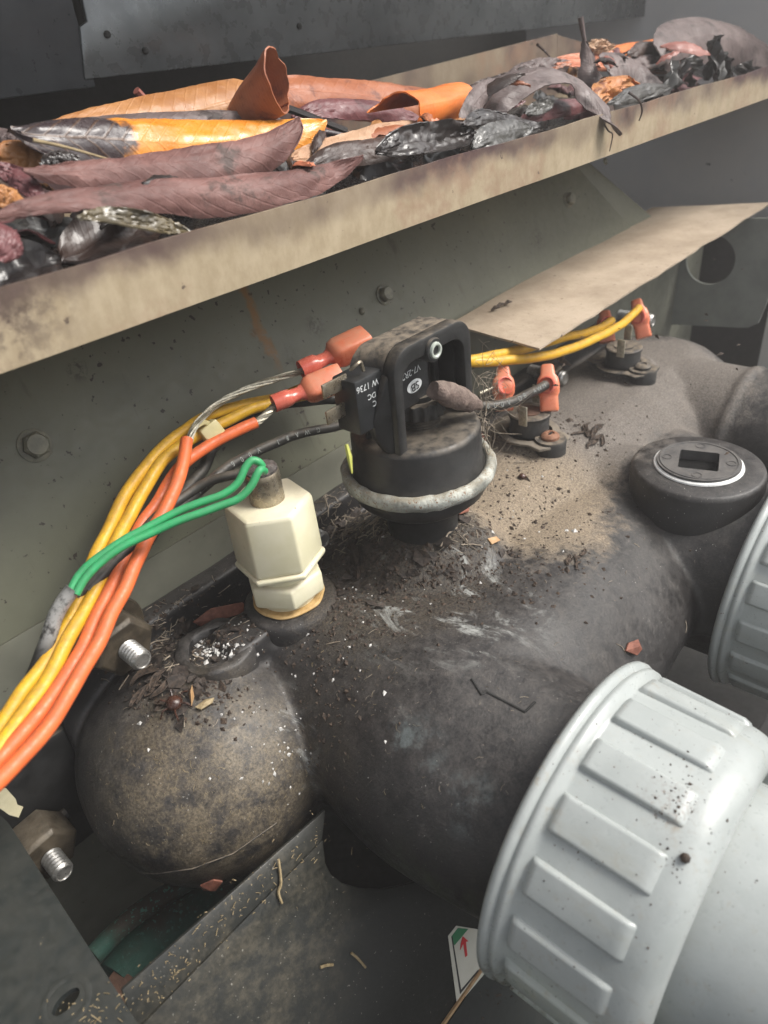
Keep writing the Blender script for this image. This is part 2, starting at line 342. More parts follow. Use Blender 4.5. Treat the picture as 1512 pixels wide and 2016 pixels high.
M['connector_dark'] = plain('red_vinyl_barrel', (.62, .125, .085), (.68, .175, .12), 160, .22, 0, .05)
M['tin'] = plain('tinned_copper_strand', (.34, .32, .25), (.52, .49, .40), 700, .36, .7, .3)
def wire_mat(name, a, b, dark): return plain(name, a, b, 160, .42, 0, .1, dust=dark, dusta=.55, spots=dark, spotd=.66)
M['w_yellow'] = wire_mat('yellow_insulation', (.72, .42, .025), (.62, .34, .02), (.30, .17, .04))
M['w_orange'] = wire_mat('orange_insulation', (.78, .16, .045), (.70, .14, .04), (.36, .11, .05))
M['w_green'] = wire_mat('green_insulation', (.035, .36, .13), (.04, .30, .11), (.05, .2, .1))
M['w_black'] = plain('black_insulation', (.016, .016, .015), (.030, .029, .026), 160, .45, 0, .2, dust=(.12, .10, .075), dusta=.6)
def m_sleeve():
    t = NT('scuffed_black_sleeve'); c = t.mix(t.ramp(t.noise(160, 4), .35, .65), (.014, .014, .013), (.035, .033, .03))
    f = t.math('MULTIPLY', t.near(tuple(at_d(112, 1212, .2245)), .004, .014), t.ramp(t.noise(330, 5, .7), .34, .56)); c = t.mix(f, c, (.30, .30, .29))
    return t.done(c, .45, 0, t.bump(t.noise(400, 4), .3, .0005))
M['w_grey'] = m_sleeve()
M['tie'] = plain('yellowed_nylon', (.60, .52, .26), (.66, .58, .32), 140, .4, 0, .1)
M['paper'] = plain('cream_tag', (.55, .50, .33), (.63, .58, .40), 140, .7, 0, .2)
M['sticker'] = plain('cream_sticker', (.60, .585, .50), (.66, .645, .56), 90, .45, 0, .04)
M['s_green'] = plain('sticker_green', (.03, .20, .085), (.035, .22, .095), 90, .45, 0, .02)
M['s_red'] = plain('sticker_red', (.58, .025, .03), (.62, .03, .035), 90, .45, 0, .02)
M['s_black'] = plain('sticker_black', (.02, .02, .02), (.03, .03, .03), 90, .45, 0, .02)
M['rivet'] = plain('dull_tinned_rivet', (.42, .46, .40), (.52, .56, .50), 300, .45, .3, .2)
M['chips'] = plain('lime_chips', (.45, .44, .42), (.62, .61, .58), 900, .7, 0, .4)
M['crumb'] = plain('brown_crumbs', (.022, .015, .011), (.075, .050, .034), 700, .8, 0, .5)
M['litter'] = plain('crumbled_leaf_litter', (.016, .012, .010), (.055, .040, .031), 500, .7, 0, .8)
M['straw'] = plain('straw_bits', (.22, .165, .085), (.34, .265, .15), 500, .65, 0, .2)
M['fibre'] = plain('cobweb_lint', (.20, .165, .125), (.32, .27, .21), 500, .9, 0, .1)
M['pod'] = plain('seed_pod_bark', (.11, .075, .062), (.21, .155, .13), 210, .75, 0, .8, dust=(.2, .17, .14), dusta=.4, bd=.0009)
M['grass'] = plain('yellow_green_blade', (.38, .40, .07), (.46, .47, .10), 300, .5)
M['bark_bit'] = plain('red_brown_leaf_scrap', (.16, .055, .035), (.26, .10, .065), 260, .6, 0, .5)
M['tan_bit'] = plain('tan_leaf_scrap', (.38, .22, .10), (.48, .32, .17), 260, .6, 0, .5)
M['insect'] = plain('dark_brown_shell', (.035, .015, .010), (.07, .03, .02), 300, .25, 0, .2)
def leaf_mat(name, a, b, rough=.4, under=None, split=None, blot=None, veins=.25, wet=0., bump=.5, spec=.5, ribw=.25):
    t = NT(name); u = t.n('ShaderNodeSeparateXYZ'); t.l(t.coord(uv=True), u.inputs[0]); U, V = u.outputs[0], u.outputs[1]
    n1 = t.noise(40, 6, .65); n2 = t.noise(300, 6, .7)
    c = t.mix(t.ramp(n1, .3, .7), a, b)
    if split:                      # (colour, u at which the leaf turns, softness)
        f = t.ramp(t.math('ADD', U, t.math('MULTIPLY', t.math('SUBTRACT', t.noise(60, 5), .5), .25)), split[1]-split[2], split[1]+split[2]); c = t.mix(f, split[0], c)
    if blot: c = t.mix(t.ramp(t.noise(75, 7, .7), .54, .66), c, blot)
    av = t.math('ABSOLUTE', t.math('SUBTRACT', V, .5))
    rib = t.ramp(av, .008, .03, 1, 0)
    sv = t.n('ShaderNodeMath', operation='SINE'); t.l(t.math('MULTIPLY', t.math('SUBTRACT', U, t.math('MULTIPLY', av, .22)), 120.), sv.inputs[0])
    vein = t.math('MULTIPLY', t.ramp(sv.outputs[0], .75, 1.), veins)
    c = t.mix(t.math('MULTIPLY', t.math('MAXIMUM', t.math('MULTIPLY', rib, ribw), t.math('MULTIPLY', vein, .35)), .5), c, tuple(min(1, x*1.5+.02) for x in b))
    if under:
        c = t.mix(t.pos.outputs['Backfacing'], c, under)
    h = t.math('ADD', t.math('ADD', t.math('MULTIPLY', n1, .8), t.math('MULTIPLY', n2, .35)), t.math('ADD', t.math('MULTIPLY', rib, ribw*.6), t.math('MULTIPLY', vein, .4)))
    return t.done(c, t.ramp(n2, .3, .7, max(.04, rough-.1), rough+.12), 0, t.bump(h, bump, .0012), spec, Coat_Weight=wet, Coat_Roughness=.08)
L = {}
L['mauve'] = leaf_mat('mauve_leaf', (.10, .045, .040), (.21, .108, .094), .58, blot=(.075, .048, .042), veins=.22, ribw=.1, spec=.35, bump=.7)
L['mauve_grey'] = leaf_mat('grey_mauve_leaf', (.075, .052, .050), (.16, .122, .115), .5, blot=(.042, .030, .028), spec=.4, bump=.7)
L['orange_split'] = leaf_mat('orange_leaf_with_dark_base', (.62, .20, .02), (.74, .30, .04), .3, split=((.045, .032, .034), .30, .02), veins=.25, bump=.7, wet=.3, ribw=.12)
L['orange'] = leaf_mat('bright_orange_leaf', (.62, .14, .02), (.70, .20, .035), .42)
L['orange_pink'] = leaf_mat('salmon_orange_leaf', (.52, .16, .08), (.62, .25, .15), .45)
L['rust'] = leaf_mat('rust_brown_leaf', (.26, .075, .03), (.36, .125, .055), .48, blot=(.17, .055, .03))
L['red'] = leaf_mat('red_brown_leaf', (.22, .06, .042), (.32, .115, .085), .45)
L['plum'] = leaf_mat('plum_leaf', (.10, .032, .035), (.18, .07, .072), .4, blot=(.06, .03, .03))
L['tan'] = leaf_mat('tan_leaf', (.34, .18, .10), (.46, .29, .18), .6)
L['copper'] = leaf_mat('copper_brown_leaf', (.30, .12, .035), (.42, .20, .075), .46, blot=(.22, .085, .03))
L['wet_black'] = leaf_mat('wet_black_leaf', (.010, .008, .008), (.028, .020, .018), .40, wet=.35, bump=.35, spec=.45)
L['wet_brown'] = leaf_mat('wet_brown_leaf', (.030, .017, .013), (.065, .038, .030), .42, wet=.25, bump=.5, spec=.5)
L['wet_grey'] = leaf_mat('wet_grey_leaf', (.030, .028, .026), (.085, .082, .074), .38, wet=.4, bump=.5, spec=.5)
L['mould'] = leaf_mat('mouldy_yellow_grey_leaf', (.05, .042, .028), (.17, .13, .06), .4, wet=.4, blot=(.035, .028, .022))
L['crumple'] = leaf_mat('crumpled_rust_leaf', (.40, .13, .03), (.52, .24, .08), .5, blot=(.22, .06, .03), bump=1.)
L['dirt'] = plain('rotted_leaf_mulch', (.010, .008, .007), (.03, .02, .016), 160, .25, 0, 1., bd=.003)
# ================================================================== SETTING: the heater cabinet round the objects
def struct(name, mb, mat, **kw): return tag(mb.build(name, mat, **kw), kind='structure')
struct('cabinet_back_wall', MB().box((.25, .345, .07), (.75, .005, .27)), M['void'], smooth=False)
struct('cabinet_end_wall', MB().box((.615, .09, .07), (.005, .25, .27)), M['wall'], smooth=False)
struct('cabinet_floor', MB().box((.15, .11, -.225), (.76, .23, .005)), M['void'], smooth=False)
struct('cabinet_hood_roof', MB().box((.02, .20, .345), (.33, .14, .004)), M['hood'], smooth=False)  # unseen; cut short at the right so light falls on the end wall
# hood behind the tray: darker return on the left, bright galvanised sheet with a clipped corner
hood = thing('hood_panel', (0.2, .2, .184), 'dark blue-grey sheet metal hood panel behind the leaf-filled tray', 'panel')
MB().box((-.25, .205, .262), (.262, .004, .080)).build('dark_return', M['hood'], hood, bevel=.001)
a = [at_y(168, 157, .2), at_y(157, 52, .2), at_y(172, 42, .2), at_y(470, -60, .2)]
pts = [a[0], a[1], a[2], Vector((a[2].x+.01, .2, .34)), Vector((.60, .2, .34)), Vector((.60, .2, a[0].z-.004))]
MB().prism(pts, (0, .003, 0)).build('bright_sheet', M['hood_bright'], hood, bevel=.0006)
for px, py in ((285, 100), (588, 52), (210, 68)):
    c = at_y(px, py, .2); MB().lathe([(.0016, 0), (.0016, .0012), (.0008, .0018)], c, (0, -1, 0), 14).build('rivet', M['void'], hood)

# ================================================================== tray that holds the leaves
TY, TZ0, TZ1 = .02, .1262, .1462
tray = thing('leaf_tray', (.1, .07, TZ0), 'long tan heat-stained sheet metal tray heaped with dead leaves', 'tray')
def wav(x): return .0006*math.sin(x*31) + .0003*math.sin(x*77+1)
nx = 60
def front(i, j):
    x = -.42 + 1.04*i/(nx-1); z = TZ0 + (TZ1-TZ0)*j/5; return (x, TY + wav(x)*(1 if j > 3 else .4), z + (wav(x*1.7+3)*.5 if j == 5 else 0))
MB().grid(front, nx, 6, -.0012).build('front_lip', M['tray'], tray)
MB().box((.10, .085, TZ0+.0008), (.52, .0635, .0007)).build('tray_floor', M['tray'], tray)
p0, p1, p2 = at_y(640, 182, .15), at_y(1098, 66, .15), at_y(1098, 118, .15)
MB().prism([(-.42, .15, TZ0+.002), (p2.x, .15, TZ0+.002), (p1.x, .15, p1.z), (p0.x, .15, p0.z), (-.42, .15, p0.z-.02)], (0, .0015, 0)).build('back_lip', M['tray'], tray)
MB().prism([(p2.x+.001, .151, TZ0+.002), (p2.x+.06, .151, TZ0+.002), (p2.x+.06, .151, p1.z-.012), (p2.x+.001, .151, p1.z-.001)], (0, .0015, 0)).build('back_lip_end', M['tray'], tray)
MB().box((.619-.004, .085, .136), (.001, .0635, .0095)).build('end_lip', M['tray'], tray)

# ================================================================== sloping green panel below the tray
pan = thing('cabinet_panel', (.05, PAN_Y, PAN_Z), 'sloping olive-green enamelled metal panel below the leaf tray', 'panel')
def PP(x, z, off=0): return Vector((x, PAN_Y + PAN_K*(z-PAN_Z), z)) + Vector((0, -1, PAN_K)).normalized()*off
e0, e1 = on_panel(1130, 320), on_panel(1235, 440)
f0, f1 = on_panel(1165, 320), on_panel(1278, 418)
sl = (f1.x-f0.x)/(f1.z-f0.z)
def ex(z): return e0.x + (e1.x-e0.x)/(e1.z-e0.z)*(z-e0.z)
def fx(z): return f0.x + sl*(z-f0.z)
Nn = Vector((0, 1, -PAN_K)).normalized()*.0015
MB().prism([PP(-.42, PAN_Z), PP(ex(PAN_Z), PAN_Z), PP(ex(.1245), .1245), PP(-.42, .1245)], Nn).build('panel_sheet', M['panel'], pan, bevel=.0003)
MB().prism([PP(ex(PAN_Z)+.0012, PAN_Z, -.0012), PP(fx(PAN_Z), PAN_Z, -.0012), PP(fx(.1245), .1245, -.0012), PP(ex(.1245)+.0012, .1245, -.0012)], Nn).build('end_strip', M['panel'], pan, bevel=.0003)
MB().box((.025, PAN_Y+.0008, (PAN_Z-.20)/2), (.445, .0008, (PAN_Z+.20)/2-.0003)).build('lower_lip', M['panel_lip'], pan)
PNRM = Vector((0, -1, PAN_K)).normalized()
def hexbolt(px, py, r, washer=True, mat='bolt_paint', parent=pan):
    c = on_panel(px, py); o = MB()
    if washer: o.lathe([(r*1.25, 0), (r*1.25, .0006), (r*1.1, .0009)], c, PNRM, 24)
    o.lathe([(r, .0009), (r, .0032), (r*.86, .0040)], c, PNRM, 6, phase=random.random()); o.lathe([(r*.8, .004), (r*.74, .0044)], c, PNRM, 18)
    return o.build('hex_bolt', M[mat], parent, angle=25)
hexbolt(68, 877, .0050); hexbolt(755, 581, .0042); hexbolt(1118, 394, .0042)
for px, py, r in ((712, 613, .0014), (1191, 318, .0018)):
    MB().lathe([(r*1.4, 0), (r*1.3, .0006), (r, .0012), (r*.4, .0016)], on_panel(px, py), PNRM, 16).build('rivet', M['bolt_paint'], pan)

# ================================================================== horizontal shelf and end bracket on the right
sa, sb, sc, sd_ = at_z(885, 641, .050), at_z(1062, 690, .050), at_z(1512, 405, .050), at_z(1283, 411, .050)
def shelf_pt(i, j):
    u, v = i/30, j/8; p = sa.lerp(sd_, u).lerp(sb.lerp(sc + (sc-sb)*.02, u), v)
    n = noise.noise(Vector((u*9, v*3, 4)))*.0012
    e = (noise.noise(Vector((u*26, 7, 1)))*.0012 if v > .99 else 0) ; return (p.x, p.y + e, p.z + n*(.3+v*.7))
tag(MB().grid(shelf_pt, 31, 9, .0011).build('dusty_shelf', M['shelf']), 'dusty tan metal shelf sheet jutting from the green panel at right', 'shelf')
bx = .42
bp = [at_x(1283, 430, bx), at_x(1288, 637, bx), at_x(1470, 646, bx), at_x(1492, 638, bx), at_x(1512, 590, bx), at_x(1540, 500, bx), at_x(1540, 430, bx)]
hc = at_x(1398, 512, bx); hr = (at_x(1350, 512, bx) - at_x(1447, 512, bx)).length/2
def plate_with_hole(outline, c, r, x, n=48):
    """flat plate in a plane of constant x, a round hole through it"""
    m = MB(); vo = []; vi = []
    for k in range(n):
        t = 2*PI*k/n; d = Vector((0, math.cos(t), math.sin(t))); best = 1e9
        for i in range(len(outline)):
            p, q = outline[i], outline[(i+1) % len(outline)]; e = q-p; det = d.y*(-e.z) + e.y*d.z
            if abs(det) < 1e-9: continue
            ry, rz = p.y-c.y, p.z-c.z; s_ = (ry*(-e.z) + e.y*rz)/det; u = (d.y*rz - d.z*ry)/det
            if s_ > 0 and -1e-6 <= u <= 1+1e-6: best = min(best, s_)
        vo.append(Vector((x, c.y, c.z)) + d*best); vi.append(Vector((x, c.y, c.z)) + d*r)
    th = Vector((.002, 0, 0)); vs = vo + vi + [v+th for v in vo] + [v+th for v in vi]; fs = []
    for k in range(n):
        l = (k+1) % n
        fs += [(k, l, n+l, n+k), (2*n+k, 3*n+k, 3*n+l, 2*n+l), (k, 2*n+k, 2*n+l, l), (n+k, n+l, 3*n+l, 3*n+k)]
    return m.add(vs, fs)
brk = thing('end_bracket', hc, 'pale grey-green metal bracket with a round hole under the shelf end', 'bracket')
plate_with_hole(bp, hc, hr, bx).build('bracket_plate', M['galv'], brk, angle=30)
MB().box((bx-.004, bp[0].y+.003, (bp[0].z+bp[1].z)/2), (.0055, .002, abs(bp[0].z-bp[1].z)/2)).build('bracket_flange', M['galv'], brk, bevel=.0006)
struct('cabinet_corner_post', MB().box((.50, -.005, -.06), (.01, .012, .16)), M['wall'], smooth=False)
struct('cabinet_end_panel', MB().box((.54, .03, -.10), (.004, .11, .115)), M['void'], smooth=False)  # black sheet standing in for the dark opening under the bracket

# ================================================================== black plastic header (manifold)
HY, HZ, HR = .012, -.0505, .0455           # header axis along x
S1 = Vector((-.055, -.108, -.040)); S2 = Vector((.127, -.108, -.055))     # union joints
def voxel(mb, size, smooth):
    me = bpy.data.meshes.new('v'); me.from_pydata(mb.v, [], mb.f); o = bpy.data.objects.new('v', me); COL.objects.link(o)
    bm = bmesh.new(); bm.from_mesh(me); bmesh.ops.recalc_face_normals(bm, faces=bm.faces); bm.to_mesh(me); bm.free()
    r = o.modifiers.new('r', 'REMESH'); r.mode = 'VOXEL'; r.voxel_size = size
    s = o.modifiers.new('s', 'SMOOTH'); s.factor = .5; s.iterations = smooth
    dg = bpy.context.evaluated_depsgraph_get(); em = o.evaluated_get(dg).to_mesh()
    out = MB(); out.v = [v.co.copy() for v in em.vertices]; out.f = [tuple(p.vertices) for p in em.polygons]
    o.evaluated_get(dg).to_mesh_clear(); bpy.data.objects.remove(o); return out
BFX = at_z(571, 1177, 0); raw = MB(); upv = Vector((0, 0, 1))
prof = [(.001, -.118), (.026, -.116), (.028, -.105), (.0330, -.085), (.0420, -.06), (HR, -.03), (HR, .262), (.043, .276), (.036, .286), (.022, .291), (.001, .292)]
dm_ = MB().lathe([(math.sin(PI*k/28)+1e-4, -math.cos(PI*k/28)) for k in range(29)], (0, 0, 0), (0, 0, 1), 56)
raw.add([Vector((-.117 + .049*v.x*(1+.04*v.z), .0245 + .0535*v.y, -.0495 + .0465*v.z)) for v in dm_.v], dm_.f)      # end chamber
raw.lathe(prof, (0, HY, HZ), (1, 0, 0), 64)
def stub(c, r, y0, y1, bulge, rnd=0.):
    n = 28; raw.lathe([((r + bulge*math.sin(PI*min(1, (k/n)*1.25))**2)*(math.sqrt(max(.02, 1-(1-min(1, k/(n*rnd)))**2)) if rnd else 1), -(y0 + (y1-y0)*k/n)) for k in range(n+1)], (c.x, 0, c.z), (0, -1, 0), 56)
stub(Vector((S1.x, 0, -.0445)), .0435, -.112, .03, .0055)
for k in range(40):                                                               # web between the two ports: one swept, rounded front
    u = k/39; stub(Vector((-.045 + .150*u, 0, -.0455 - .0125*u)), .0430 - .003*u, -.108 + .012*u, .02, .0055 - .001*u, .35 + .2*u)
stub(Vector((S2.x, 0, S2.z)), .0465, -.112, .02, .002)
stub(Vector((.175, 0, -.0580)), .0380, -.088, .02, .004, .5)
stub(Vector((.248, 0, -.048)), .045, -.20, .02, .002)
raw.lathe([(.0475, 0), (.0475, .004)], (.248, -.052, -.048), (0, -1, 0), 56)
raw.lathe([(.056, -.062), (.046, -.040), (.0385, -.027), (.0330, -.021)], (.1235, -.0726, .0), (0, 0, 1), 48)       # swelling under the plug boss
raw.lathe([(.0240, -.05), (.0225, -.025), (.0212, -.0075)], BFX, (0, 0, 1), 40)
raw.lathe([(.046, -.020), (.036, -.004), (.028, .0035), (.020, .0075), (.012, .0085)], (0, 0, 0), (0, 0, 1), 40)                 # switch boss
raw.box((.068, .0605, -.046), (.222, .0060, .0470))                                # bolting flange
for k in range(16):                                                               # flat deck that carries switch and thermostats
    x = -.012 + .275*k/15; raw.lathe([(.001, -.034), (.060, -.034), (.047, -.018), (.034, -.0075), (.022, -.003), (.001, -.002)], (x, .012, 0), (0, 0, 1), 28)
for px, py, z in ((1045, 850, 0), (1225, 715, 0)):
    c = at_z(px, py, z); raw.lathe([(.022, -.03), (.0195, .0002)], c, (0, 0, 1), 32)
lug = at_z(428, 1285, -.006)
raw.lathe([(.0155, -.03), (.0150, .0005)], lug, (0, 0, 1), 36)
raw.box((lug + BFX)/2 + Vector((0, 0, -.008)), (.016, .010, .010))
hv = voxel(raw, .0014, 12)
for v in hv.v: v += Vector((noise.noise(v*45), noise.noise(v*45+Vector((7, 0, 0))), noise.noise(v*45+Vector((0, 9, 0)))))*.0006
LUG = lug
header = thing('water_header', (.06, .01, -.09), 'dusty black plastic water header with two large pipe ports and bosses', 'manifold')
hbody = hv.build('header_body', M['header'], header, angle=80)
MB().lathe([(.0318, -.032), (.0312, -.0025), (.0303, -.0004), (.0290, .0002), (.0194, .0002), (.0190, -.006)], (.1235, -.0726, 0), upv, 72).build('plug_boss', M['header'], header, angle=50)
MB().lathe([(.0204, -.014), (.0200, -.004), (.0194, -.0010), (.0182, .0004), (.0130, .0004), (.0126, -.004)], BFX, upv, 56).build('fitting_boss', M['header'], header, angle=50)
lr = MB().lathe([(.0165, -.006), (.0160, .0030), (.0150, .0042), (.0120, .0044), (.0108, .0034), (.0102, -.0004), (.0102, -.006)], LUG, upv, 44, closed=True)
for v in lr.v: v += Vector((noise.noise(v*150), noise.noise(v*150+Vector((4, 0, 0))), noise.noise(v*150+Vector((0, 4, 0)))))*.0012
lr.build('lug_ring', M['header'], header, angle=50)
BV = BVHTree.FromPolygons([v.copy() for v in hv.v], hv.f)
# moulded raised mark on the front port and seam line round the end dome
def drop(x, y, z0=.2):
    h = BV.ray_cast(Vector((x, y, z0)), Vector((0, 0, -1))); return h[0], h[1]
def see(px, py):
    """where a sight line meets the header"""
    r = ray(px, py).normalized(); h = BV.ray_cast(CAM, r); return (h[0], h[1]) if h[0] else (at_z(px, py, -.05), Vector((0, 0, 1)))
def stripe(name, pix, r, mat, parent, lift=.0):
    pts = []
    for a_, b_ in zip(pix, pix[1:]):
        for k in range(6):
            t = k/6; p, n_ = see(a_[0]+(b_[0]-a_[0])*t, a_[1]+(b_[1]-a_[1])*t); pts.append(p + n_*lift)
    p, n_ = see(*pix[-1]); pts.append(p + n_*lift)
    return MB().tube(pts, r, 6).build(name, mat, parent)
stripe('moulded_mark', [(928, 1337), (948, 1368), (957, 1362)], .00055, M['void'], header)
stripe('moulded_mark', [(957, 1362), (1033, 1402), (1053, 1382)], .00055, M['void'], header)
stripe('mould_seam', [(272, 1718), (310, 1720), (380, 1710), (460, 1680), (545, 1620)], .0003, M['black_dusty'], header)

# ---- studs and nuts that clamp the header
def threaded(mb, base, axis, r, length, pitch=.0017):
    prof = []; n = int(length/pitch)
    for k in range(n):
        h = k*pitch; prof += [(r*.80, h), (r*.80, h+pitch*.12), (r, h+pitch*.45), (r, h+pitch*.62)]
    prof += [(r*.86, n*pitch), (r*.80, n*pitch+.0006), (r*.70, n*pitch+.0007), (r*.66, n*pitch+.0003)]
    return mb.lathe(prof, base, axis, 20)
def stud(tip, r, length, label, nut_r=None, nut_l=.012, washer=None, show=.013):
    ax = Vector((0, -1, 0)); base = tip - ax*length
    t = thing('threaded_stud', base, label, 'bolt', 'studs clamping the header to the panel')
    threaded(MB(), base, ax, r, length).build('thread', M['steel'], t, angle=24)
    if nut_r:
        b2 = tip - ax*(show+nut_l)
        MB().lathe([(nut_r*.95, 0), (nut_r, .001), (nut_r, nut_l-.0016), (nut_r*.86, nut_l)], b2, ax, 6, phase=.35).build('hex_nut', M['nut_brown'], t, bevel=.0004, angle=30)
        if washer: MB().lathe([(washer, -.0028), (washer*1.02, -.0014), (washer*.97, 0)], b2, ax, 32).build('washer', M['nut_brown'], t)
    return t
stud(at_y(283, 1303, .026), .0040, .030, 'bright threaded stud with varnished hex nut behind the orange wires', .0122, .013, .0150, .011)
stud(at_z(128, 1722, -.055), .0040, .042, 'lowest threaded stud with varnished hex nut beside the dark side plate', .0118, .015, None, .011)
stud(at_y(640, 1066, .034), .0042, .020, 'threaded stud end just right of the white nylon fitting')
stud(at_y(1113, 746, .034), .0046, .026, 'threaded stud end beside the front thermostat', .0075, .006, .0098, .004)
stud(at_y(1286, 632, .026), .0046, .026, 'threaded stud end beside the farthest coral wire connector', None)
# flange lug carrying the lower stud
lg = at_z(60, 1640, -.047)
MB().box((-.172, .061, -.052), (.022, .0045, .030)).build('flange_lug', M['black'], header, bevel=.0015)
MB().tube([at_y(45, 1668, .052), at_y(132, 1600, .052)], .0024, 8).build('flange_rib', M['black'], header)

# ================================================================== white nylon sensor fitting
FX = at_z(569, 1173, .0005); upv = Vector((0, 0, 1))
fit = thing('sensor_fitting', FX, 'cream-white nylon hex compression fitting holding a metal sensor', 'fitting')
def gas(i, j):
    t = 2*PI*i/64; r = .0147*(1 + .035*noise.noise(Vector((math.cos(t)*2, math.sin(t)*2, 3)))); return r
g = MB(); g.lathe([(.0147, .0003), (.0150, .0010), (.0143, .0017)], FX, upv, 64)
for q, v in enumerate(g.v):
    d = v-FX; k = 1+.05*noise.noise(Vector((d.x*160, d.y*160, 2))); v.x = FX.x+d.x*k; v.y = FX.y+d.y*k
g.build('gasket', M['gasket'], fit)
MB().lathe([(.0118, .0015), (.0125, .0042), (.0125, .005)], FX, upv, 40).build('collar', M['white_nylon'], fit)
def hexnut(z0, z1, r0, r1, phase, name, ch=.0010, bv=.0007):
    return MB().lathe([(r0*.93, z0), (r0, z0+ch), (r1, z1-ch), (r1*.93, z1)], FX, upv, 6, phase=phase).build(name, M['white_nylon'], fit, bevel=bv, angle=40)
PH = math.atan2(CAM.y-FX.y, CAM.x-FX.x)
hexnut(.0042, .0146, .0162, .0162, PH + math.radians(4), 'lower_nut')
MB().lathe([(.0118, .0144), (.0118, .0196)], FX, upv, 40).build('thread_neck', M['white_nylon'], fit)
UP = PH + math.radians(30-6)
hexnut(.0184, .0214, .0180, .0184, UP, 'upper_nut_skirt', .0005)
un = hexnut(.0210, .0480, .0174, .0169, UP, 'upper_nut', .0014, .0011)
MB().lathe([(.0068, .047), (.0066, .0495), (.0066, .0582), (.0064, .0602), (.0058, .0609)], FX, upv, 40).build('sensor_probe', M['brass'], fit)
pr = MB().lathe([(.0062, .0595), (.0061, .0615), (.0045, .0623), (.002, .0627)], FX, upv, 28)
for v in pr.v: v.z += .0011*noise.noise(v*600)
pr.build('resin_cap', M['soot'], fit)
# ================================================================== pressure switch
O = Vector((0, 0, 0)); sw = thing('pressure_switch', O, 'black plastic pressure switch with zinc clamp ring on the header', 'switch')
MB().lathe([(.0170, -.006), (.0162, .001), (.0156, .006), (.0154, .0195), (.0175, .0225), (.0245, .0250), (.0280, .0285), (.0290, .0345), (.0285, .0360)], O, (0, 0, 1), 64).build('lower_body', M['black'], sw)
cr = MB().lathe([(.0303+.0024*math.cos(a), .0380+.0034*math.sin(a)) for a in [2*PI*k/14 for k in range(14)]], O, (0, 0, 1), 72, closed=True)
for v in cr.v: v += Vector((noise.noise(v*260), noise.noise(v*260+Vector((5, 0, 0))), noise.noise(v*260+Vector((0, 5, 0)))))*.0006
cr.build('clamp_ring', M['zinc'], sw)
MB().lathe([(.0285, .0370), (.0278, .0405), (.0270, .0420), (.0266, .0555), (.0258, .0572), (.0245, .0578), (.010, .0578)], O, (0, 0, 1), 72).build('cup', M['black'], sw, angle=50)
# arch frame: rounded inverted U, front plane y=-.012
def arch(hw, z0, z1, rad, n=8):
    pts = [(-hw-.0005, z0)]
    for k in range(n+1):
        a = PI - (PI/2)*k/n; pts.append((-hw+rad + rad*math.cos(a), z1-rad + rad*math.sin(a)))
    for k in range(n+1):
        a = PI/2 - (PI/2)*k/n; pts.append((hw-rad + rad*math.cos(a), z1-rad + rad*math.sin(a)))
    return pts + [(hw+.0005, z0)]
oo, ii = arch(.0228, .0570, .0975, .0095), arch(.0182, .0570, .0908, .0068)
def arch_solid(y0, y1, oo, ii):
    n = len(oo); vs = [Vector((x, y0, z)) for x, z in oo] + [Vector((x, y0, z)) for x, z in ii] + [Vector((x, y1, z)) for x, z in oo] + [Vector((x, y1, z)) for x, z in ii]
    fs = []
    for k in range(n-1): fs += [(k, k+1, n+k+1, n+k), (2*n+k, 3*n+k, 3*n+k+1, 2*n+k+1), (k, 2*n+k, 2*n+k+1, k+1), (n+k, n+k+1, 3*n+k+1, 3*n+k)]
    fs += [(0, n, 3*n, 2*n), (n-1, 3*n-1, 4*n-1, 2*n-1)]
    return MB().add(vs, fs)
arch_solid(-.0125, -.0070, oo, ii).build('front_arch', M['black'], sw, bevel=.0009, angle=35)
top = MB(); k_ = 5
tp = [(x, z) for x, z in arch(.0226, .086, .0973, .0095)][1:-1]; bt = [(x, z-.0028 if abs(x) < .018 else z-.001) for x, z in tp]
n_ = len(tp); nyy = 9
def roofpt(i, j):
    x, z = tp[i]; y = -.0070 + .0140*j/(nyy-1); return (x - (.003*(j/(nyy-1))**2 if x < 0 else 0), y, z + .0006*noise.noise(Vector((x*300, y*300, 0))) - .0012*(j/(nyy-1))**2)
MB().grid(roofpt, n_, nyy, .0028).build('arch_roof', M['black_dusty'], sw)
MB().prism([(.0184, -.0070, .0575), (.0226, -.0070, .0575), (.0226, -.0070, .0880), (.0184, -.0070, .0880)], (0, .0130, 0)).build('right_post', M['black'], sw, bevel=.0008)
MB().box((.0155, .001, .072), (.0016, .0012, .0140)).build('post_rib', M['black'], sw, bevel=.0005)
MB().prism([(-.0232, -.0100, .0575), (-.0232, -.0100, .0890), (-.0295, -.0060, .0720), (-.0285, -.0060, .0650), (-.0250, -.0080, .0575)], (.0008, .0040, 0)).build('gusset', M['black'], sw, bevel=.0006)
MB().box((-.000, .0075, .0755), (.0205, .0010, .0185)).build('back_web', M['black'], sw, bevel=.0006)
boss = MB().lathe([(.0046, 0), (.0046, .0080), (.0043, .0086)], (-.0008, -.0050, .0915), (0, -1, 0), 28).build('rivet_boss', M['black'], sw)
MB().lathe([(.0019, .0080), (.0019, .0093), (.0023, .0096), (.0029, .0095), (.0032, .0089), (.0032, .0080)], (-.0008, -.0050, .0915), (0, -1, 0), 28, closed=True).build('rivet', M['rivet'], boss)
ms = MB().box((-.0160, .0000, .0800), (.0200, .0060, .0105)).build('microswitch', M['microswitch'], sw, bevel=.0012)
FM = lambda x, z, rot=180: Matrix.Translation((x, -.00615, z)) @ Matrix.Rotation(math.radians(90), 4, 'X') @ Matrix.Rotation(math.radians(rot), 4, 'Z')
text_mesh('printing', 'V7-2R27', .0036, FM(-.0075, .0835, 184), M['ink'], ms)
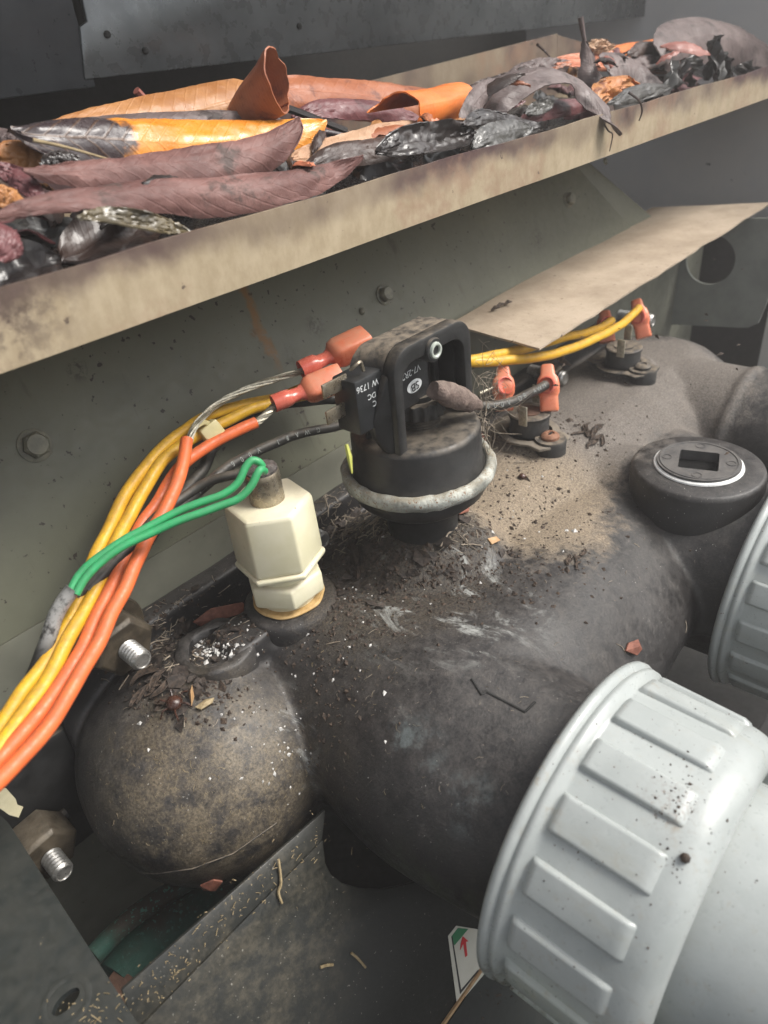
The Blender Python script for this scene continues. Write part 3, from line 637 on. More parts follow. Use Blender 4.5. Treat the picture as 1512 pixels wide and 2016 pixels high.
el = MB(); el.add([Vector((-.0052 + .0043*math.cos(2*PI*k/32), -.00612, .0775 + .0026*math.sin(2*PI*k/32))) for k in range(32)], [tuple(range(32))])
el.build('certification_mark', M['ink'], ms, smooth=False)
text_mesh('mark_lettering', 'SB', .0046, Matrix.Translation((0, -.0003, 0)) @ FM(-.0052, .0775, 186), M['microswitch'], ms)
text_mesh('printing', 'I', .0034, FM(-.0125, .0765, 182), M['ink'], ms)
text_mesh('printing', 'W 1736', .0034, FM(-.0300, .0872, 178), M['ink'], ms)
text_mesh('printing', 'DC', .0030, FM(-.0285, .0828, 178), M['ink'], ms)
text_mesh('printing', 'C', .0030, FM(-.0275, .0795, 178), M['ink'], ms)
for z in (.0890, .0790): MB().box((-.039, .001, z), (.006, .0004, .0026)).build('terminal', M['brass'], ms, bevel=.0002)
MB().tube(spline([(-.0335, -.002, .0935), (-.0320, -.004, .0955), (-.0300, -.004, .0955), (-.0290, -.004, .0920)], 5), .0007, 6).build('terminal_loop', M['brass'], ms)
wh = MB(); prof_n = 28
for k in range(prof_n):
    pass
def wheel(mb, z0, z1, r, teeth, c):
    n = teeth*4; ring = []
    for k in range(n): ring.append(r*(1.0 if k % 4 < 2 else .88))
    lo = [Vector((c[0]+ring[k]*math.cos(2*PI*k/n), c[1]+ring[k]*math.sin(2*PI*k/n), z0)) for k in range(n)]; return mb.prism(lo, (0, 0, z1-z0))
wheel(wh, .0625, .0690, .0105, 14, (.0015, -.0015)); wh.build('adjusting_wheel', M['black_dusty'], sw, bevel=.0004, angle=30)
MB().lathe([(.0065, .0688), (.0065, .0712)], (.0015, -.0015, 0), (0, 0, 1), 24).build('plunger', M['black'], sw)
bl = []; 
for k in range(5): bl += [(.0072, .0572+k*.0011), (.0085, .0572+k*.0011+.0004), (.0085, .0572+k*.0011+.0006)]
MB().lathe(bl, (.0015, -.0015, 0), (0, 0, 1), 32).build('spring', M['black'], sw, angle=30)
# ================================================================== thermostats on the header
def thermostat(px, py, label, rust):
    c = at_z(px, py, .002); t = thing('thermostat', c, label, 'thermostat', 'thermostats on the header')
    MB().lathe([(.0128, 0), (.0128, .0012), (.0124, .0016)], c, upv, 40).build('rim', M['black_dusty'], t)
    MB().lathe([(.0105, .0014), (.0105, .0105), (.0102, .0110), (.0112, .0112), (.0112, .0124), (.0106, .0130)], c, upv, 40).build('disc_body', M['black_dusty'], t)
    e = Vector((-.0035, -.0150, 0)); pl_ = []
    for k in range(24):
        a = 2*PI*k/24; d = Vector((math.cos(a), math.sin(a), 0)); rad = .0165 if abs(d.dot(e.normalized())) < .75 else .0225; pl_.append(c + d*rad)
    MB().prism(pl_, (0, 0, .0016)).build('mounting_plate', M['plate_dusty'] if rust else M['black_dusty'], t, bevel=.0004)
    b = c + e + Vector((0, 0, -.002))
    MB().lathe([(.0085, -.004), (.0085, .004), (.0080, .0048)], b, upv, 32).build('screw_boss', M['black_dusty'], t)
    s_ = MB().lathe([(.0048, .0046), (.0048, .0062), (.0036, .0074), (.0022, .0076), (.0018, .0070)], b, upv, 28).build('screw', M['rust_screw'] if rust else M['black_dusty'], t)
    if rust: MB().box(b + Vector((0, 0, .0072)), (.0014, .0005, .0004)).build('screw_slot', M['void'], s_)
    MB().lathe([(.0062, .0128), (.0062, .0136)], c, upv, 24).build('cap', M['rust'] if rust else M['black_dusty'], t)
    for dx in (-1, 1): MB().box(c + Vector((dx*.0128, .004*dx, .0165)), (.0005, .0024, .0055)).build('tab', M['tin'], t, bevel=.0002)
    return c
T1 = thermostat(1042, 852, 'front black disc thermostat with a rusty screw boss', True)
T2 = thermostat(1225, 720, 'far black disc thermostat with a dusty unrusted screw boss', False)
# ================================================================== square-drive plug
pc = Vector((.1235, -.0726, 0)); plug = thing('drain_plug', pc, 'round grey-black plug with square recess and white thread tape', 'plug')
MB().lathe([(.0193, -.001), (.0208, .0005), (.0205, .0012), (.0193, .0016)], pc, upv, 56, closed=True).build('thread_tape', M['tape'], plug)
def square_ring(mb, c, ro, s_, z0, z1, rot, n=64):
    vo = []; vi = []
    for k in range(n):
        a = 2*PI*k/n; vo.append((ro*math.cos(a), ro*math.sin(a))); q = (a-rot+PI/4) % (PI/2) - PI/4; d = s_/math.cos(q); vi.append((d*math.cos(a), d*math.sin(a)))
    vs = []
    for z in (z0, z1): vs += [c + Vector((x, y, z)) for x, y in vo] + [c + Vector((x, y, z)) for x, y in vi]
    fs = []
    for k in range(n):
        l = (k+1) % n; fs += [(k, l, 2*n+l, 2*n+k), (n+k, 3*n+k, 3*n+l, n+l), (2*n+k, 2*n+l, 3*n+l, 3*n+k), (k, n+k, n+l, l)]
    return mb.add(vs, fs)
qa, qb, qc = at_z(1341, 879, .0025), at_z(1420, 887, .0025), at_z(1326, 914, .0025); rotp = math.atan2((qb-qa).y, (qb-qa).x)
square_ring(MB(), pc, .0192, .0090, -.0032, .0028, rotp).build('plug_face', M['plug'], plug, angle=30)
MB().lathe([(.0172, .0027), (.0175, .0032), (.0181, .0032), (.0184, .0027)], pc, upv, 56, closed=True).build('rim_bead', M['plug'], plug)
MB().box(pc + Vector((0, 0, -.0028)), (.0093, .0093, .0003), Matrix.Rotation(rotp, 3, 'Z')).build('square_recess', M['plug_hole'], plug)
for k in range(4):
    a = rotp + k*PI/2; MB().lathe([(.0024, .0026), (.0024, .00305), (.0019, .00305), (.0019, .0026)], pc + Vector((math.cos(a), math.sin(a), 0))*.0146, upv, 20, closed=True).build('ejector_mark', M['plug'], plug)
# ================================================================== PVC unions and pipes
def union(c, label, plabel, phase):
    t = thing('union_nut', c, label, 'pipe nut', 'pvc unions on the header ports'); ax = Vector((0, -1, 0))
    prof = [(.0465, 0), (.0560, 0), (.0575, .0010), (.0576, .0026), (.0566, .0036), (.0560, .0042), (.0568, .0050), (.0566, .0066), (.0545, .0080), (.0540, .0095), (.0538, .0365),
            (.0536, .0400), (.0530, .0430), (.0517, .0456), (.0497, .0475), (.0475, .0486), (.0455, .0487), (.0440, .0481), (.0434, .0465), (.0432, .010)]
    m = MB().lathe(prof, c, ax, 144, closed=True)
    for v in m.v:
        d = v-c; v += Vector((d.x, 0, d.z))*(.004*noise.noise(v*70))
    m.build('nut_ring', M['pvc'], t, angle=60)
    N_ = 18
    for k in range(N_):
        a0 = phase + 2*PI*k/N_; hwid = math.radians(6.2) + math.radians(.25)*math.sin(k*2.3); nu, nv = 20, 21
        def rp(i, j):
            s_ = .0082 + .0315*i/(nu-1); q = -1 + 2*j/(nv-1); a = a0 + q*hwid
            es = min(1, (i/(nu-1))*13+.25, (1-i/(nu-1))*9); eq = min(1, (1-abs(q))*5.0)
            h = .0019*(math.sin(min(1, es)*PI/2))*(math.sin(min(1, eq)*PI/2))
            if i == 0 or i == nu-1 or j in (0, nv-1): h = -.0008
            # rounded end towards the front
            r = .0541 - .00005*i + h; z = Vector((math.cos(a), 0, math.sin(a)))*r; return c + ax*s_ + z
        MB().grid(rp, nu, nv).build('rib', M['pvc'], t, angle=75)
    p = thing('pvc_pipe', c + ax*.03, plabel, 'pipe', 'pvc pipes held by the unions')
    MB().lathe([(.0340, .015), (.0392, .015), (.0392, .060), (.0396, .075), (.0396, .30), (.0350, .30), (.0345, .10)], c, ax, 112, closed=True).build('pipe_wall', M['pvc'], p, angle=50)
    return t
u1 = union(S1, 'nearest big grey plastic ribbed union nut, at lower right', 'smooth pale grey plastic pipe inside the nearest union nut', math.radians(3))
u2 = union(S2, 'far grey plastic ribbed union nut cut by the right edge', 'smooth grey plastic pipe inside the far union nut', math.radians(11))
q = at_y(1408, 1285, S2.y)
MB().lathe([(.0040, 0), (.0040, .0022), (.0030, .0030)], q + Vector((.001, -.002, 0)), (-1, -.35, .25), 18).build('moulding_gate', M['pvc'], u2)
# ================================================================== front plate below, sloping, notched round the port
A62 = math.radians(62); FN = Vector((0, -math.sin(A62), math.cos(A62))); FD = FN.dot(Vector((0, -.045, -.055))); FS = Vector((0, -math.cos(A62), -math.sin(A62)))
def on_front(px, py, lift=0): return at_p(px, py, FN, FD) + FN*lift
fp = thing('front_plate', (-.1, -.06, -.2), 'dark grey sloping metal plate with a rounded notch under the near port', 'plate')
c0, c1 = on_front(296, 1968), on_front(646, 1672); zc = (c0.z+c1.z)/2; yc = (c0.y+c1.y)/2
nt_ = [on_front(*p) for p in ((641, 1700), (652, 1722), (676, 1740), (710, 1750), (750, 1752), (800, 1742), (860, 1722))]
xl = c0.x-.0075
poly = [Vector((xl, yc, zc)), Vector((c1.x, yc, zc))] + nt_ + [nt_[-1] + Vector((.012, 0, 0)) + FS*(-.012), Vector((.10, nt_[-1].y+.006, nt_[-1].z+.011))]
bl0 = on_front(860, 2016); bl1 = on_front(950, 1908); bs = ((bl0+bl1)/2 - Vector((0, yc, zc))).dot(FS)
def fpt(x, s_): p = Vector((x, yc, zc)) + FS*s_; return p
poly += [fpt(.10, bs), fpt(-.30, bs), fpt(-.30, .02)]
poly[0] = Vector((xl, yc, zc)); poly += [fpt(xl, .004)]
MB().prism(poly, FN*-.0016).build('plate_face', M['front'], fp, bevel=.0003)
tl, tr = at_y(240, 1950, -.036), at_y(641, 1594, -.036)
zt = (tl.z+tr.z)/2; TOP = Vector((0, -.036, zt))
fl = [Vector((xl, yc+.0002, zc+.0004)), Vector((c1.x, yc+.0002, zc+.0004)), Vector((tr.x, -.036, tr.z)), Vector((tl.x, -.036, tl.z))]
nf = (fl[1]-fl[0]).cross(fl[3]-fl[0]).normalized()
MB().prism(fl, nf*-.0014).build('top_flange', M['front'], fp, bevel=.0003)
MB().tube([fpt(-.25, bs+.0006) + FN*.0006, fpt(.08, bs+.0006) + FN*.0006], .0009, 6).build('lower_edge_strip', M['tan_bit'], fp)
MB().prism([fpt(-.30, bs+.003), fpt(.10, bs+.003), fpt(.10, bs+.10), fpt(-.30, bs+.10)], FN*-.0016).build('lower_plate', M['dark_plate'], fp)
# sticker with green corner and red arrow
st = [on_front(*p, .0004) for p in ((881, 1842), (897, 1822), (934, 1829), (946, 1926), (899, 1980))]
stk = thing('warning_sticker', st[0], 'cream sticker with green corner and red arrow on the front plate', 'sticker')
def flat(name, pix, mat, lift, th=.00015):
    MB().prism([on_front(*p, lift) for p in pix], FN*-th).build(name, mat, stk, smooth=False)
flat('backing', ((881, 1842), (897, 1822), (940, 1829), (975, 1890), (899, 1980)), M['sticker'], .0004)
flat('green_corner', ((887, 1843), (900, 1826), (920, 1828), (893, 1860)), M['s_green'], .0006)
flat('border_line', ((887, 1843), (889, 1843), (906, 1948), (940, 1908), (940, 1911), (904, 1956)), M['s_black'], .0006)
flat('red_arrow', ((909, 1842), (920, 1852), (915, 1853), (918, 1880), (914, 1883), (910, 1857), (904, 1869), (905, 1857)), M['s_red'], .0007)
# left side plate with a slotted hole
sp = thing('side_plate', (-.22, 0, -.04), 'flat dark grey metal plate with a slotted hole at lower left', 'plate')
z_ = -.034; e0_, e1_ = at_z(-6, 1585, z_), at_z(272, 2016, z_)
hc_ = at_z(130, 1972, z_); dirh = (at_z(145, 1957, z_) - hc_).normalized()
out = [e0_ + (e0_-e1_)*.0, Vector((-.34, e0_.y, z_)), Vector((-.34, -.15, z_)), e1_ + (e1_-e0_)*.6]
def plate_slot(outline, c, dirv, a_, b_, n=40):
    vo = []; vi = []
    for k in range(n):
        t = 2*PI*k/n; d = Vector((math.cos(t), math.sin(t), 0)); best = 1e9
        for i in range(len(outline)):
            p, q = outline[i], outline[(i+1) % len(outline)]; e = q-p; det = d.x*(-e.y) + e.x*d.y
            if abs(det) < 1e-9: continue
            rx, ry = p.x-c.x, p.y-c.y; s_ = (rx*(-e.y) + e.x*ry)/det; u = (d.x*ry - d.y*rx)/det
            if s_ > 0 and -1e-6 <= u <= 1+1e-6: best = min(best, s_)
        vo.append(c + d*best); ca = d.dot(dirv); sa_ = d.cross(dirv).z; vi.append(c + d/math.sqrt((ca/a_)**2 + (sa_/b_)**2))
    th = Vector((0, 0, -.0022)); vs = vo + vi + [v+th for v in vo] + [v+th for v in vi]; fs = []
    for k in range(n):
        l = (k+1) % n; fs += [(k, n+k, n+l, l), (2*n+k, 2*n+l, 3*n+l, 3*n+k), (k, l, 2*n+l, 2*n+k), (n+k, 3*n+k, 3*n+l, n+l)]
    return MB().add(vs, fs)
def with_corners(outline, c, n=40): return outline
# the outline is star-shaped about the hole; its corners are added as extra spokes
pts_ang = plate_slot(out, hc_, dirh, .0042, .0024, 160); pts_ang.build('plate_sheet', M['dark_plate'], sp, angle=30)
dm = [];
for k in range(20): pass
MB().lathe([(.0054, .0001), (.0064, .0003), (.0074, .0001)], hc_ , upv, 32, closed=True).build('hole_boss', M['dark_plate'], sp)
# things in the dark below the header
tb = MB().tube(spline([at_z(185, 1880, -.10), at_z(250, 1815, -.10), at_z(330, 1760, -.10), at_z(430, 1700, -.10)], 6), .0042, 14)
tag(tb.build('copper_tube', M['verdigris']), 'thin verdigris-green copper tube in the dark gap beside the side plate', 'tube')
tb = MB().tube(spline([at_z(240, 1935, -.12), at_z(300, 1860, -.12), at_z(400, 1790, -.12), at_z(520, 1720, -.12)], 6), .0115, 18)
tag(tb.build('copper_pipe', M['verdigris']), 'thick corroded green copper pipe lying in the dark gap', 'pipe')
rb = [at_z(195, 1950, -.11), at_z(232, 1898, -.11), at_z(275, 1935, -.11), at_z(250, 2016, -.11), at_z(225, 2040, -.11)]
tag(MB().prism(rb, (0, 0, -.01)).build('rusty_bracket', M['rust'], bevel=.0006), 'rusty brown iron bracket in the slit between the two dark plates', 'bracket')
# ================================================================== wires
def W(name, pix, r, mat, label, cat='wire', group=None, clamp=True, n=8, sides=12):
    pts = []
    for px, py, d in pix:
        if clamp: d = min(d, panel_depth(px, py)-.0065)
        pts.append(at_d(px, py, d))
    pts = spline(pts, n); pts = [p + Vector((noise.noise(p*70+Vector((px, 0, 0))), noise.noise(p*70+Vector((0, px, 5))), noise.noise(p*70+Vector((9, 0, px)))))*.0007 for p in pts]; return tag(MB().tube(pts, r, sides).build(name, mat), label, cat, group), pts
YA = [(640,745,.322),(560,780,.316),(480,797,.304),(410,820,.292),(361,849,.282),(322,880,.275),(289,914,.269),(249,971,.261),(217,1036,.254),(188,1094,.247),(152,1192,.236),(119,1250,.230),(87,1307,.223),(47,1362,.217),(4,1425,.209),(-60,1515,.196)]
YB = [(655,765,.320),(580,783,.313),(500,806,.302),(430,838,.290),(370,868,.280),(325,903,.272),(285,964,.263),(246,1036,.254),(206,1122,.244),(173,1188,.236),(144,1242,.229),(105,1322,.220),(65,1380,.213),(22,1440,.206),(-40,1525,.194)]
W('yellow_wire', YA, .0024, M['w_yellow'], 'outer yellow wire of the bundle, nearest the green panel', group='yellow wires of the bundle')
W('yellow_wire', YB, .0024, M['w_yellow'], 'inner yellow wire of the bundle, next to the orange wires', group='yellow wires of the bundle')
OA = [(369,866,.270),(360,915,.264),(349,952,.259),(325,1000,.253),(291,1057,.247),(267,1109,.241),(247,1155,.237),(219,1210,.231),(198,1255,.226),(168,1311,.220),(141,1361,.214),(105,1419,.208),(61,1472,.201),(16,1520,.195),(-60,1590,.184)]
OB = [(504,832,.290),(450,856,.284),(405,882,.279),(370,907,.274),(340,938,.269),(304,995,.262),(276,1042,.256),(251,1092,.249),(229,1138,.243),(209,1178,.238),(185,1227,.232),(159,1283,.226),(126,1338,.219),(87,1392,.212),(43,1447,.205),(-4,1497,.199),(-70,1565,.188)]
W('orange_wire', OA, .0024, M['w_orange'], 'orange wire stripped to bare strands where it leaves the bundle first', group='orange wires')
W('orange_wire', OB, .0024, M['w_orange'], 'orange wire ending in a cut end below the lower coral connector', group='orange wires')
def strands(name, pix, r, k, label):
    base = spline([at_d(px, py, d) for px, py, d in pix], 10); m = MB()
    for s_ in range(k):
        ph = 2*PI*s_/k; pts = []
        for i, p in enumerate(base):
            t = (base[min(i+1, len(base)-1)] - base[max(i-1, 0)]).normalized(); x = t.orthogonal().normalized(); y = t.cross(x); a = ph + i*.22
            pts.append(p + (x*math.cos(a) + y*math.sin(a))*r)
        m.tube(pts, r*.62, 5)
    return tag(m.build(name, M['tin']), label, 'wire', 'bare strands')
strands('bare_strands', [(372,872,.272),(385,838,.276),(425,798,.286),(480,768,.293),(545,745,.300),(604,728,.305)], .0009, 5, 'long bare twisted strands running to the upper coral connector')
strands('bare_strands', [(503,834,.290),(522,818,.292),(538,802,.294),(552,792,.296)], .0010, 6, 'short bare frayed strands at the lower coral connector')
GA = [(517,921,.2475),(509,912,.246),(495,909,.245),(482,922,.2445),(468,950,.244),(440,973,.243),(390,992,.241),(320,1022,.238),(250,1058,.234),(195,1095,.231),(160,1130,.229),(140,1165,.227)]
GB = [(520,930,.2465),(512,926,.244),(505,934,.243),(492,960,.2425),(468,984,.242),(425,999,.241),(380,1015,.239),(310,1043,.236),(255,1070,.233),(200,1108,.230),(168,1140,.228),(150,1170,.226)]
W('green_wire', GA, .0014, M['w_green'], 'upper of the two thin green wires looping out of the sensor', group='green sensor wires')
W('green_wire', GB, .0014, M['w_green'], 'lower of the two thin green wires looping out of the sensor', group='green sensor wires')
W('sleeved_wire', [(146,1160,.227),(126,1188,.226),(108,1217,.2255),(95,1250,.225),(84,1285,.2245),(70,1325,.224),(36,1395,.219),(-4,1450,.212),(-70,1535,.200)], .0025, M['w_grey'], 'crazed grey-black sleeve where the green wires join the bundle', 'wire sleeve')
b1, bp1 = W('black_wire', [(150,1178,.236),(215,1110,.244),(290,1045,.252),(370,985,.262),(440,928,.274),(510,885,.288),(590,855,.305),(680,836,.325),(760,825,.345)], .0021, M['w_black'], 'long black printed wire lying along the panel foot behind the fitting', group='black wires')
W('black_wire', [(170,1165,.238),(240,1090,.246),(320,1010,.254),(390,960,.262),(450,938,.262),(500,930,.2635),(535,940,.266)], .0018, M['w_black'], 'thin black wire passing just behind the green wire loop', group='black wires')
W('black_wire', [(290,1065,.262),(345,990,.274),(395,930,.287),(420,880,.296),(455,840,.302),(520,805,.310),(600,790,.318),(700,785,.330)], .0024, M['w_black'], 'black wire tucked below the yellow wires beside the switch', group='black wires')
W('black_wire', [(160,1200,.240),(120,1290,.232),(85,1350,.226),(40,1420,.218),(-30,1500,.205)], .0024, M['w_black'], 'black wire behind the yellow bundle at the left edge', group='black wires')
W('yellow_wire', [(880,716,.352),(930,710,.360),(985,697,.372),(1040,684,.386),(1100,667,.404),(1150,656,.425),(1180,646,.440),(1203,632,.452)], .0026, M['w_yellow'], 'upper yellow wire running under the shelf right of the switch', group='yellow wires under the shelf')
W('yellow_wire', [(880,708,.355),(930,713,.360),(985,710,.366),(1050,704,.378),(1120,688,.398),(1180,662,.420),(1225,638,.440),(1258,606,.458)], .0026, M['w_yellow'], 'lower yellow wire curving up to the farthest coral connector', group='yellow wires under the shelf')
b2, bp2 = W('black_wire', [(860,770,.350),(900,785,.350),(950,799,.352),(1000,793,.358),(1040,775,.366),(1072,757,.374)], .0026, M['w_black'], 'short black printed wire plugged into a coral connector right of the switch', group='black wires')
W('cut_wire', [(945,775,.362),(962,768,.366),(985,758,.372)], .0009, M['tin'], 'thin pale cut wire end poking from the coral connector beside the switch')
def letter_wire(o, pts, txt, i0, step, r, size, flip=False):
    for k, ch in enumerate(txt):
        if ch == ' ': continue
        i = i0 + k*step; i1 = int(i); f_ = i-i1
        if i1+1 >= len(pts) or i1 < 0: continue
        p = pts[i1].lerp(pts[i1+1], f_); t = (pts[i1+1]-pts[i1]).normalized()
        d = (CAM-p).normalized(); d = (d - t*d.dot(t)).normalized()
        fr = frame(p + d*(r+.00012), t if not flip else -t, d.cross(t) if not flip else -(d.cross(t)))
        text_mesh('lettering', ch, size, fr, M['ink_grey'], o)
letter_wire(b2, bp2, '600V DB AWM', 17, 2.0, .0026, .0036)
letter_wire(b1, bp1, 'AWM 600V 18AWG', 26, 1.9, .0021, .0030, True)
# coral spade connectors
def connector(name, a, b, wd, th, label, face, group):
    """a = wire end, b = blade end; flattened sleeve with a crimp waist and a round mouth"""
    t = thing(name, a, label, 'connector', group); a = Vector(a); b = Vector(b); ax = (b-a).normalized(); ln = (b-a).length
    x = Vector(face); x = (x - ax*x.dot(ax)).normalized(); y = ax.cross(x)                 # x = thin direction
    def sec(s_, w_, h_, p_=2.6, n=28):
        out = []
        for k in range(n):
            q = 2*PI*k/n; c_, s2 = math.cos(q), math.sin(q)
            out.append(a + ax*(s_*ln) + y*(w_*math.copysign(abs(c_)**(2/p_), c_)) + x*(h_*math.copysign(abs(s2)**(2/p_), s2)))
        return out
    def loft(secs, name_, mat, cap=(False, False)):
        m = MB(); n = len(secs[0]); vs = [v for s_ in secs for v in s_]; fs = [(i*n+k, i*n+(k+1) % n, (i+1)*n+(k+1) % n, (i+1)*n+k) for i in range(len(secs)-1) for k in range(n)]
        if cap[1]: fs.append(tuple((len(secs)-1)*n+k for k in range(n)))
        if cap[0]: fs.append(tuple(range(n-1, -1, -1)))
        return m.add(vs, fs).build(name_, mat, t, angle=50)
    R_ = wd*.66
    loft([sec(.10, R_*.80, R_*.80, 2), sec(.0, R_*.86, R_*.86, 2), sec(0, R_, R_, 2), sec(.14, R_*1.02, R_*1.02, 2), sec(.22, R_*.98, R_*.96, 2), sec(.27, R_*.82, R_*.62, 2.2), sec(.38, R_*.78, R_*.55, 2.3), sec(.44, wd*.7, R_*.66, 2.6)], 'barrel', M['connector_dark'], (True, False))
    loft([sec(.43, wd*.62, R_*.60, 2.6), sec(.48, wd*.86, th*.92, 4), sec(.56, wd*.98, th, 5), sec(.93, wd, th, 5), sec(1.0, wd*.98, th*.96, 5), sec(1.0, wd*.86, th*.66, 5), sec(.75, wd*.82, th*.6, 5)], 'sleeve', M['connector'], (False, True))
    return t
vface = (CAM - at_d(650, 720, .30)).normalized()
connector('spade_connector', at_d(592, 729, .303), at_d(722, 668, .312), .0062, .0052, 'upper coral vinyl spade connector on the pressure switch', Vector((0, -.25, 1)) , 'spade connectors on the switch')
connector('spade_connector', at_d(538, 795, .294), at_d(672, 742, .303), .0056, .0044, 'lower coral vinyl spade connector beside the pressure switch', Vector((0, -.8, .9)), 'spade connectors on the switch')
def flag(px0, py0, px1, py1, d, label, hole):
    """flag terminal: upright sleeve over the tab with a side mouth for the wire"""
    a, b = at_d(px0, py0, d), at_d(px1, py1, d); t = thing('flag_connector', b, label, 'connector', 'flag connectors on the thermostats')
    ax = (b-a).normalized(); vw = (CAM-a).normalized(); x = (vw - ax*vw.dot(ax)).normalized(); y = ax.cross(x); ln = (b-a).length
    def sec(s_, w_, h_, sh=0., n=24, p_=4.):
        return [a + ax*(s_*ln) + y*(w_*math.copysign(abs(math.cos(q))**(2/p_), math.cos(q)) + sh) + x*(h_*math.copysign(abs(math.sin(q))**(2/p_), math.sin(q))) for q in [2*PI*k/n for k in range(n)]]
    S = [sec(0, .0026, .0022), sec(.03, .0034, .0030), sec(.22, .0040, .0034), sec(.30, .0054, .0044), sec(.42, .0060, .0050), sec(.60, .0058, .0048), sec(.66, .0050, .0036), sec(.72, .0048, .0034), sec(.97, .0050, .0034), sec(1., .0046, .0030)]
    m = MB(); n = 24; vs = [v for s_ in S for v in s_]; fs = [(i*n+k, i*n+(k+1) % n, (i+1)*n+(k+1) % n, (i+1)*n+k) for i in range(len(S)-1) for k in range(n)] + [tuple(range(n-1, -1, -1)), tuple((len(S)-1)*n+k for k in range(n))]
    m.add(vs, fs).build('sleeve', M['connector'], t, angle=45)
    c = a + ax*(ln*.47) + x*.0035
    MB().lathe([(.0044, 0), (.0047, .0026), (.0040, .0030), (.0036, .0012), (.001, .0010)], c, (x - y*.5).normalized() if hole < 0 else (x + y*.35).normalized(), 24).build('wire_mouth', M['connector_dark'], t)
flag(990, 722, 992, 808, .371, 'coral flag connector nearest the switch, partly behind a black wire', -1)
flag(1077, 718, 1082, 810, .379, 'coral flag connector with a black wire plugged in', 1)
flag(1190, 612, 1196, 674, .458, 'coral flag connector half hidden under the shelf edge', -1)
flag(1252, 590, 1268, 665, .464, 'farthest coral flag connector, beside the end bracket', 1)
# cable tie mount on the panel
cm = on_panel(416, 852); t = thing('cable_tie', cm, 'small yellowed nylon cable tie head beside the yellow wires', 'cable tie')
Mt = frame(at_d(416, 851, .283), (.9, -.1, .3), (0, .35, 1))
MB().box(Mt.translation, (.0042, .0038, .0036), Mt.to_3x3()).build('tie_head', M['tie'], t, bevel=.0010)
rr = spline([at_d(418, 840, .281), at_d(400, 832, .279), at_d(378, 850, .276), at_d(372, 885, .278), at_d(400, 885, .290), at_d(420, 860, .292)], 5)
MB().tube(rr, .0011, 6).build('strap', M['tie'], t)
# paper tag at the left edge
tg = [at_z(p[0], p[1], -.020) for p in ((-30, 1540), (12, 1552), (30, 1572), (34, 1584), (45, 1588), (36, 1609), (18, 1604), (-30, 1570))]
tag(MB().prism(tg, (0, 0, -.0003)).build('paper_tag', M['paper']), 'torn cream paper tag at the left edge above the side plate', 'tag')
# ================================================================== leaves in the tray
def leaf(name, pix, ws, curl, mat, label, group=None, up=(0, -.35, 1), flip=1, twist=0., cat='leaf', nu=56, nv=15, wob=.0012, thick=.00045, stem=None, sharp=(.68, .62), seed=0, curl2=0., skew=0., dy=0):
    """pix: (px, py, y) midrib points on sight lines at depth y; ws: half width; curl: total roll angle, flip=+1 edges down, -1 edges up"""
    pts = spline([at_y(p[0], p[1]-dy, p[2]) for p in pix], 10); m = len(pts); rnd = random.Random(seed+len(label))
    ac = [0.]
    for i in range(1, m): ac.append(ac[-1] + (pts[i]-pts[i-1]).length)
    def at(t):
        d = t*ac[-1]
        for i in range(1, m):
            if ac[i] >= d or i == m-1:
                f_ = (d-ac[i-1])/max(1e-9, ac[i]-ac[i-1]); return pts[i-1].lerp(pts[i], min(1, max(0, f_)))
    ofs = Vector((rnd.uniform(0, 50), rnd.uniform(0, 50), 0))
    def P(i, j):
        t = i/(nu-1); c = at(t); tn = (at(min(1, t+.02)) - at(max(0, t-.02))).normalized()
        u_ = Vector(up); u_ = (u_ - tn*u_.dot(tn)).normalized(); sd_ = tn.cross(u_)
        if twist:
            R_ = Matrix.Rotation(twist*(t-.5), 3, tn); u_ = R_ @ u_; sd_ = R_ @ sd_
        w_ = ws*max(.03, (t**sharp[0])*((1-t)**sharp[1])*1.95); q = -1 + 2*j/(nv-1)
        A = max(.05, (curl + curl2*t)*(.42+.58*min(1, 3.2*t*(1-t)+.12))*(1+(.25 if curl < 3 else .05)*noise.noise(Vector((t*3, 0, 0))+ofs))); rho = w_*2/A; ph = (q+skew)*A/2
        e = noise.noise(Vector((t*5, q*1.2, 1))+ofs)*wob*(.6+1.1*q*q) + noise.noise(Vector((t*4, q*9, 6))+ofs)*wob*.30 + noise.noise(Vector((t*22, q*5, 4))+ofs)*wob*.45 + noise.noise(Vector((t*46, q*11, 8))+ofs)*wob*.18
        return c + sd_*(rho*math.sin(ph)) - u_*(flip*rho*(1-math.cos(ph))) + u_*e + sd_*(.35*e)
    mb = MB(); mb.grid(P, nu, nv, thick)
    if stem:
        sp_ = spline([at_y(*p) for p in stem], 5); mb.tube(sp_, [.0011 + .0005*(k/(len(sp_)-1)) for k in range(len(sp_))], 8)
    return tag(mb.build(name, L[mat], angle=60), label, cat, group)
G = 'leaves in the tray'
leaf('dead_leaf', [(-30, 462, .028), (60, 425, .030), (150, 402, .031), (300, 385, .031), (430, 388, .030), (560, 372, .030), (650, 352, .032), (712, 336, .034)], .0118, 2.5, 'mauve', 'longest mauve-brown leaf lying on the front rim of the tray', G, (0, -.45, .9), skew=.42, dy=26, wob=.0016, sharp=(.85, .75))
leaf('dead_leaf', [(45, 350, .048), (130, 343, .050), (250, 330, .052), (380, 318, .052), (480, 300, .052), (545, 278, .052), (588, 248, .052)], .0092, 2.5, 'mauve', 'mauve leaf with upturned tip behind the longest front leaf', G, (0, -.45, .9), skew=.42, dy=16, wob=.0016, sharp=(.6, .45))
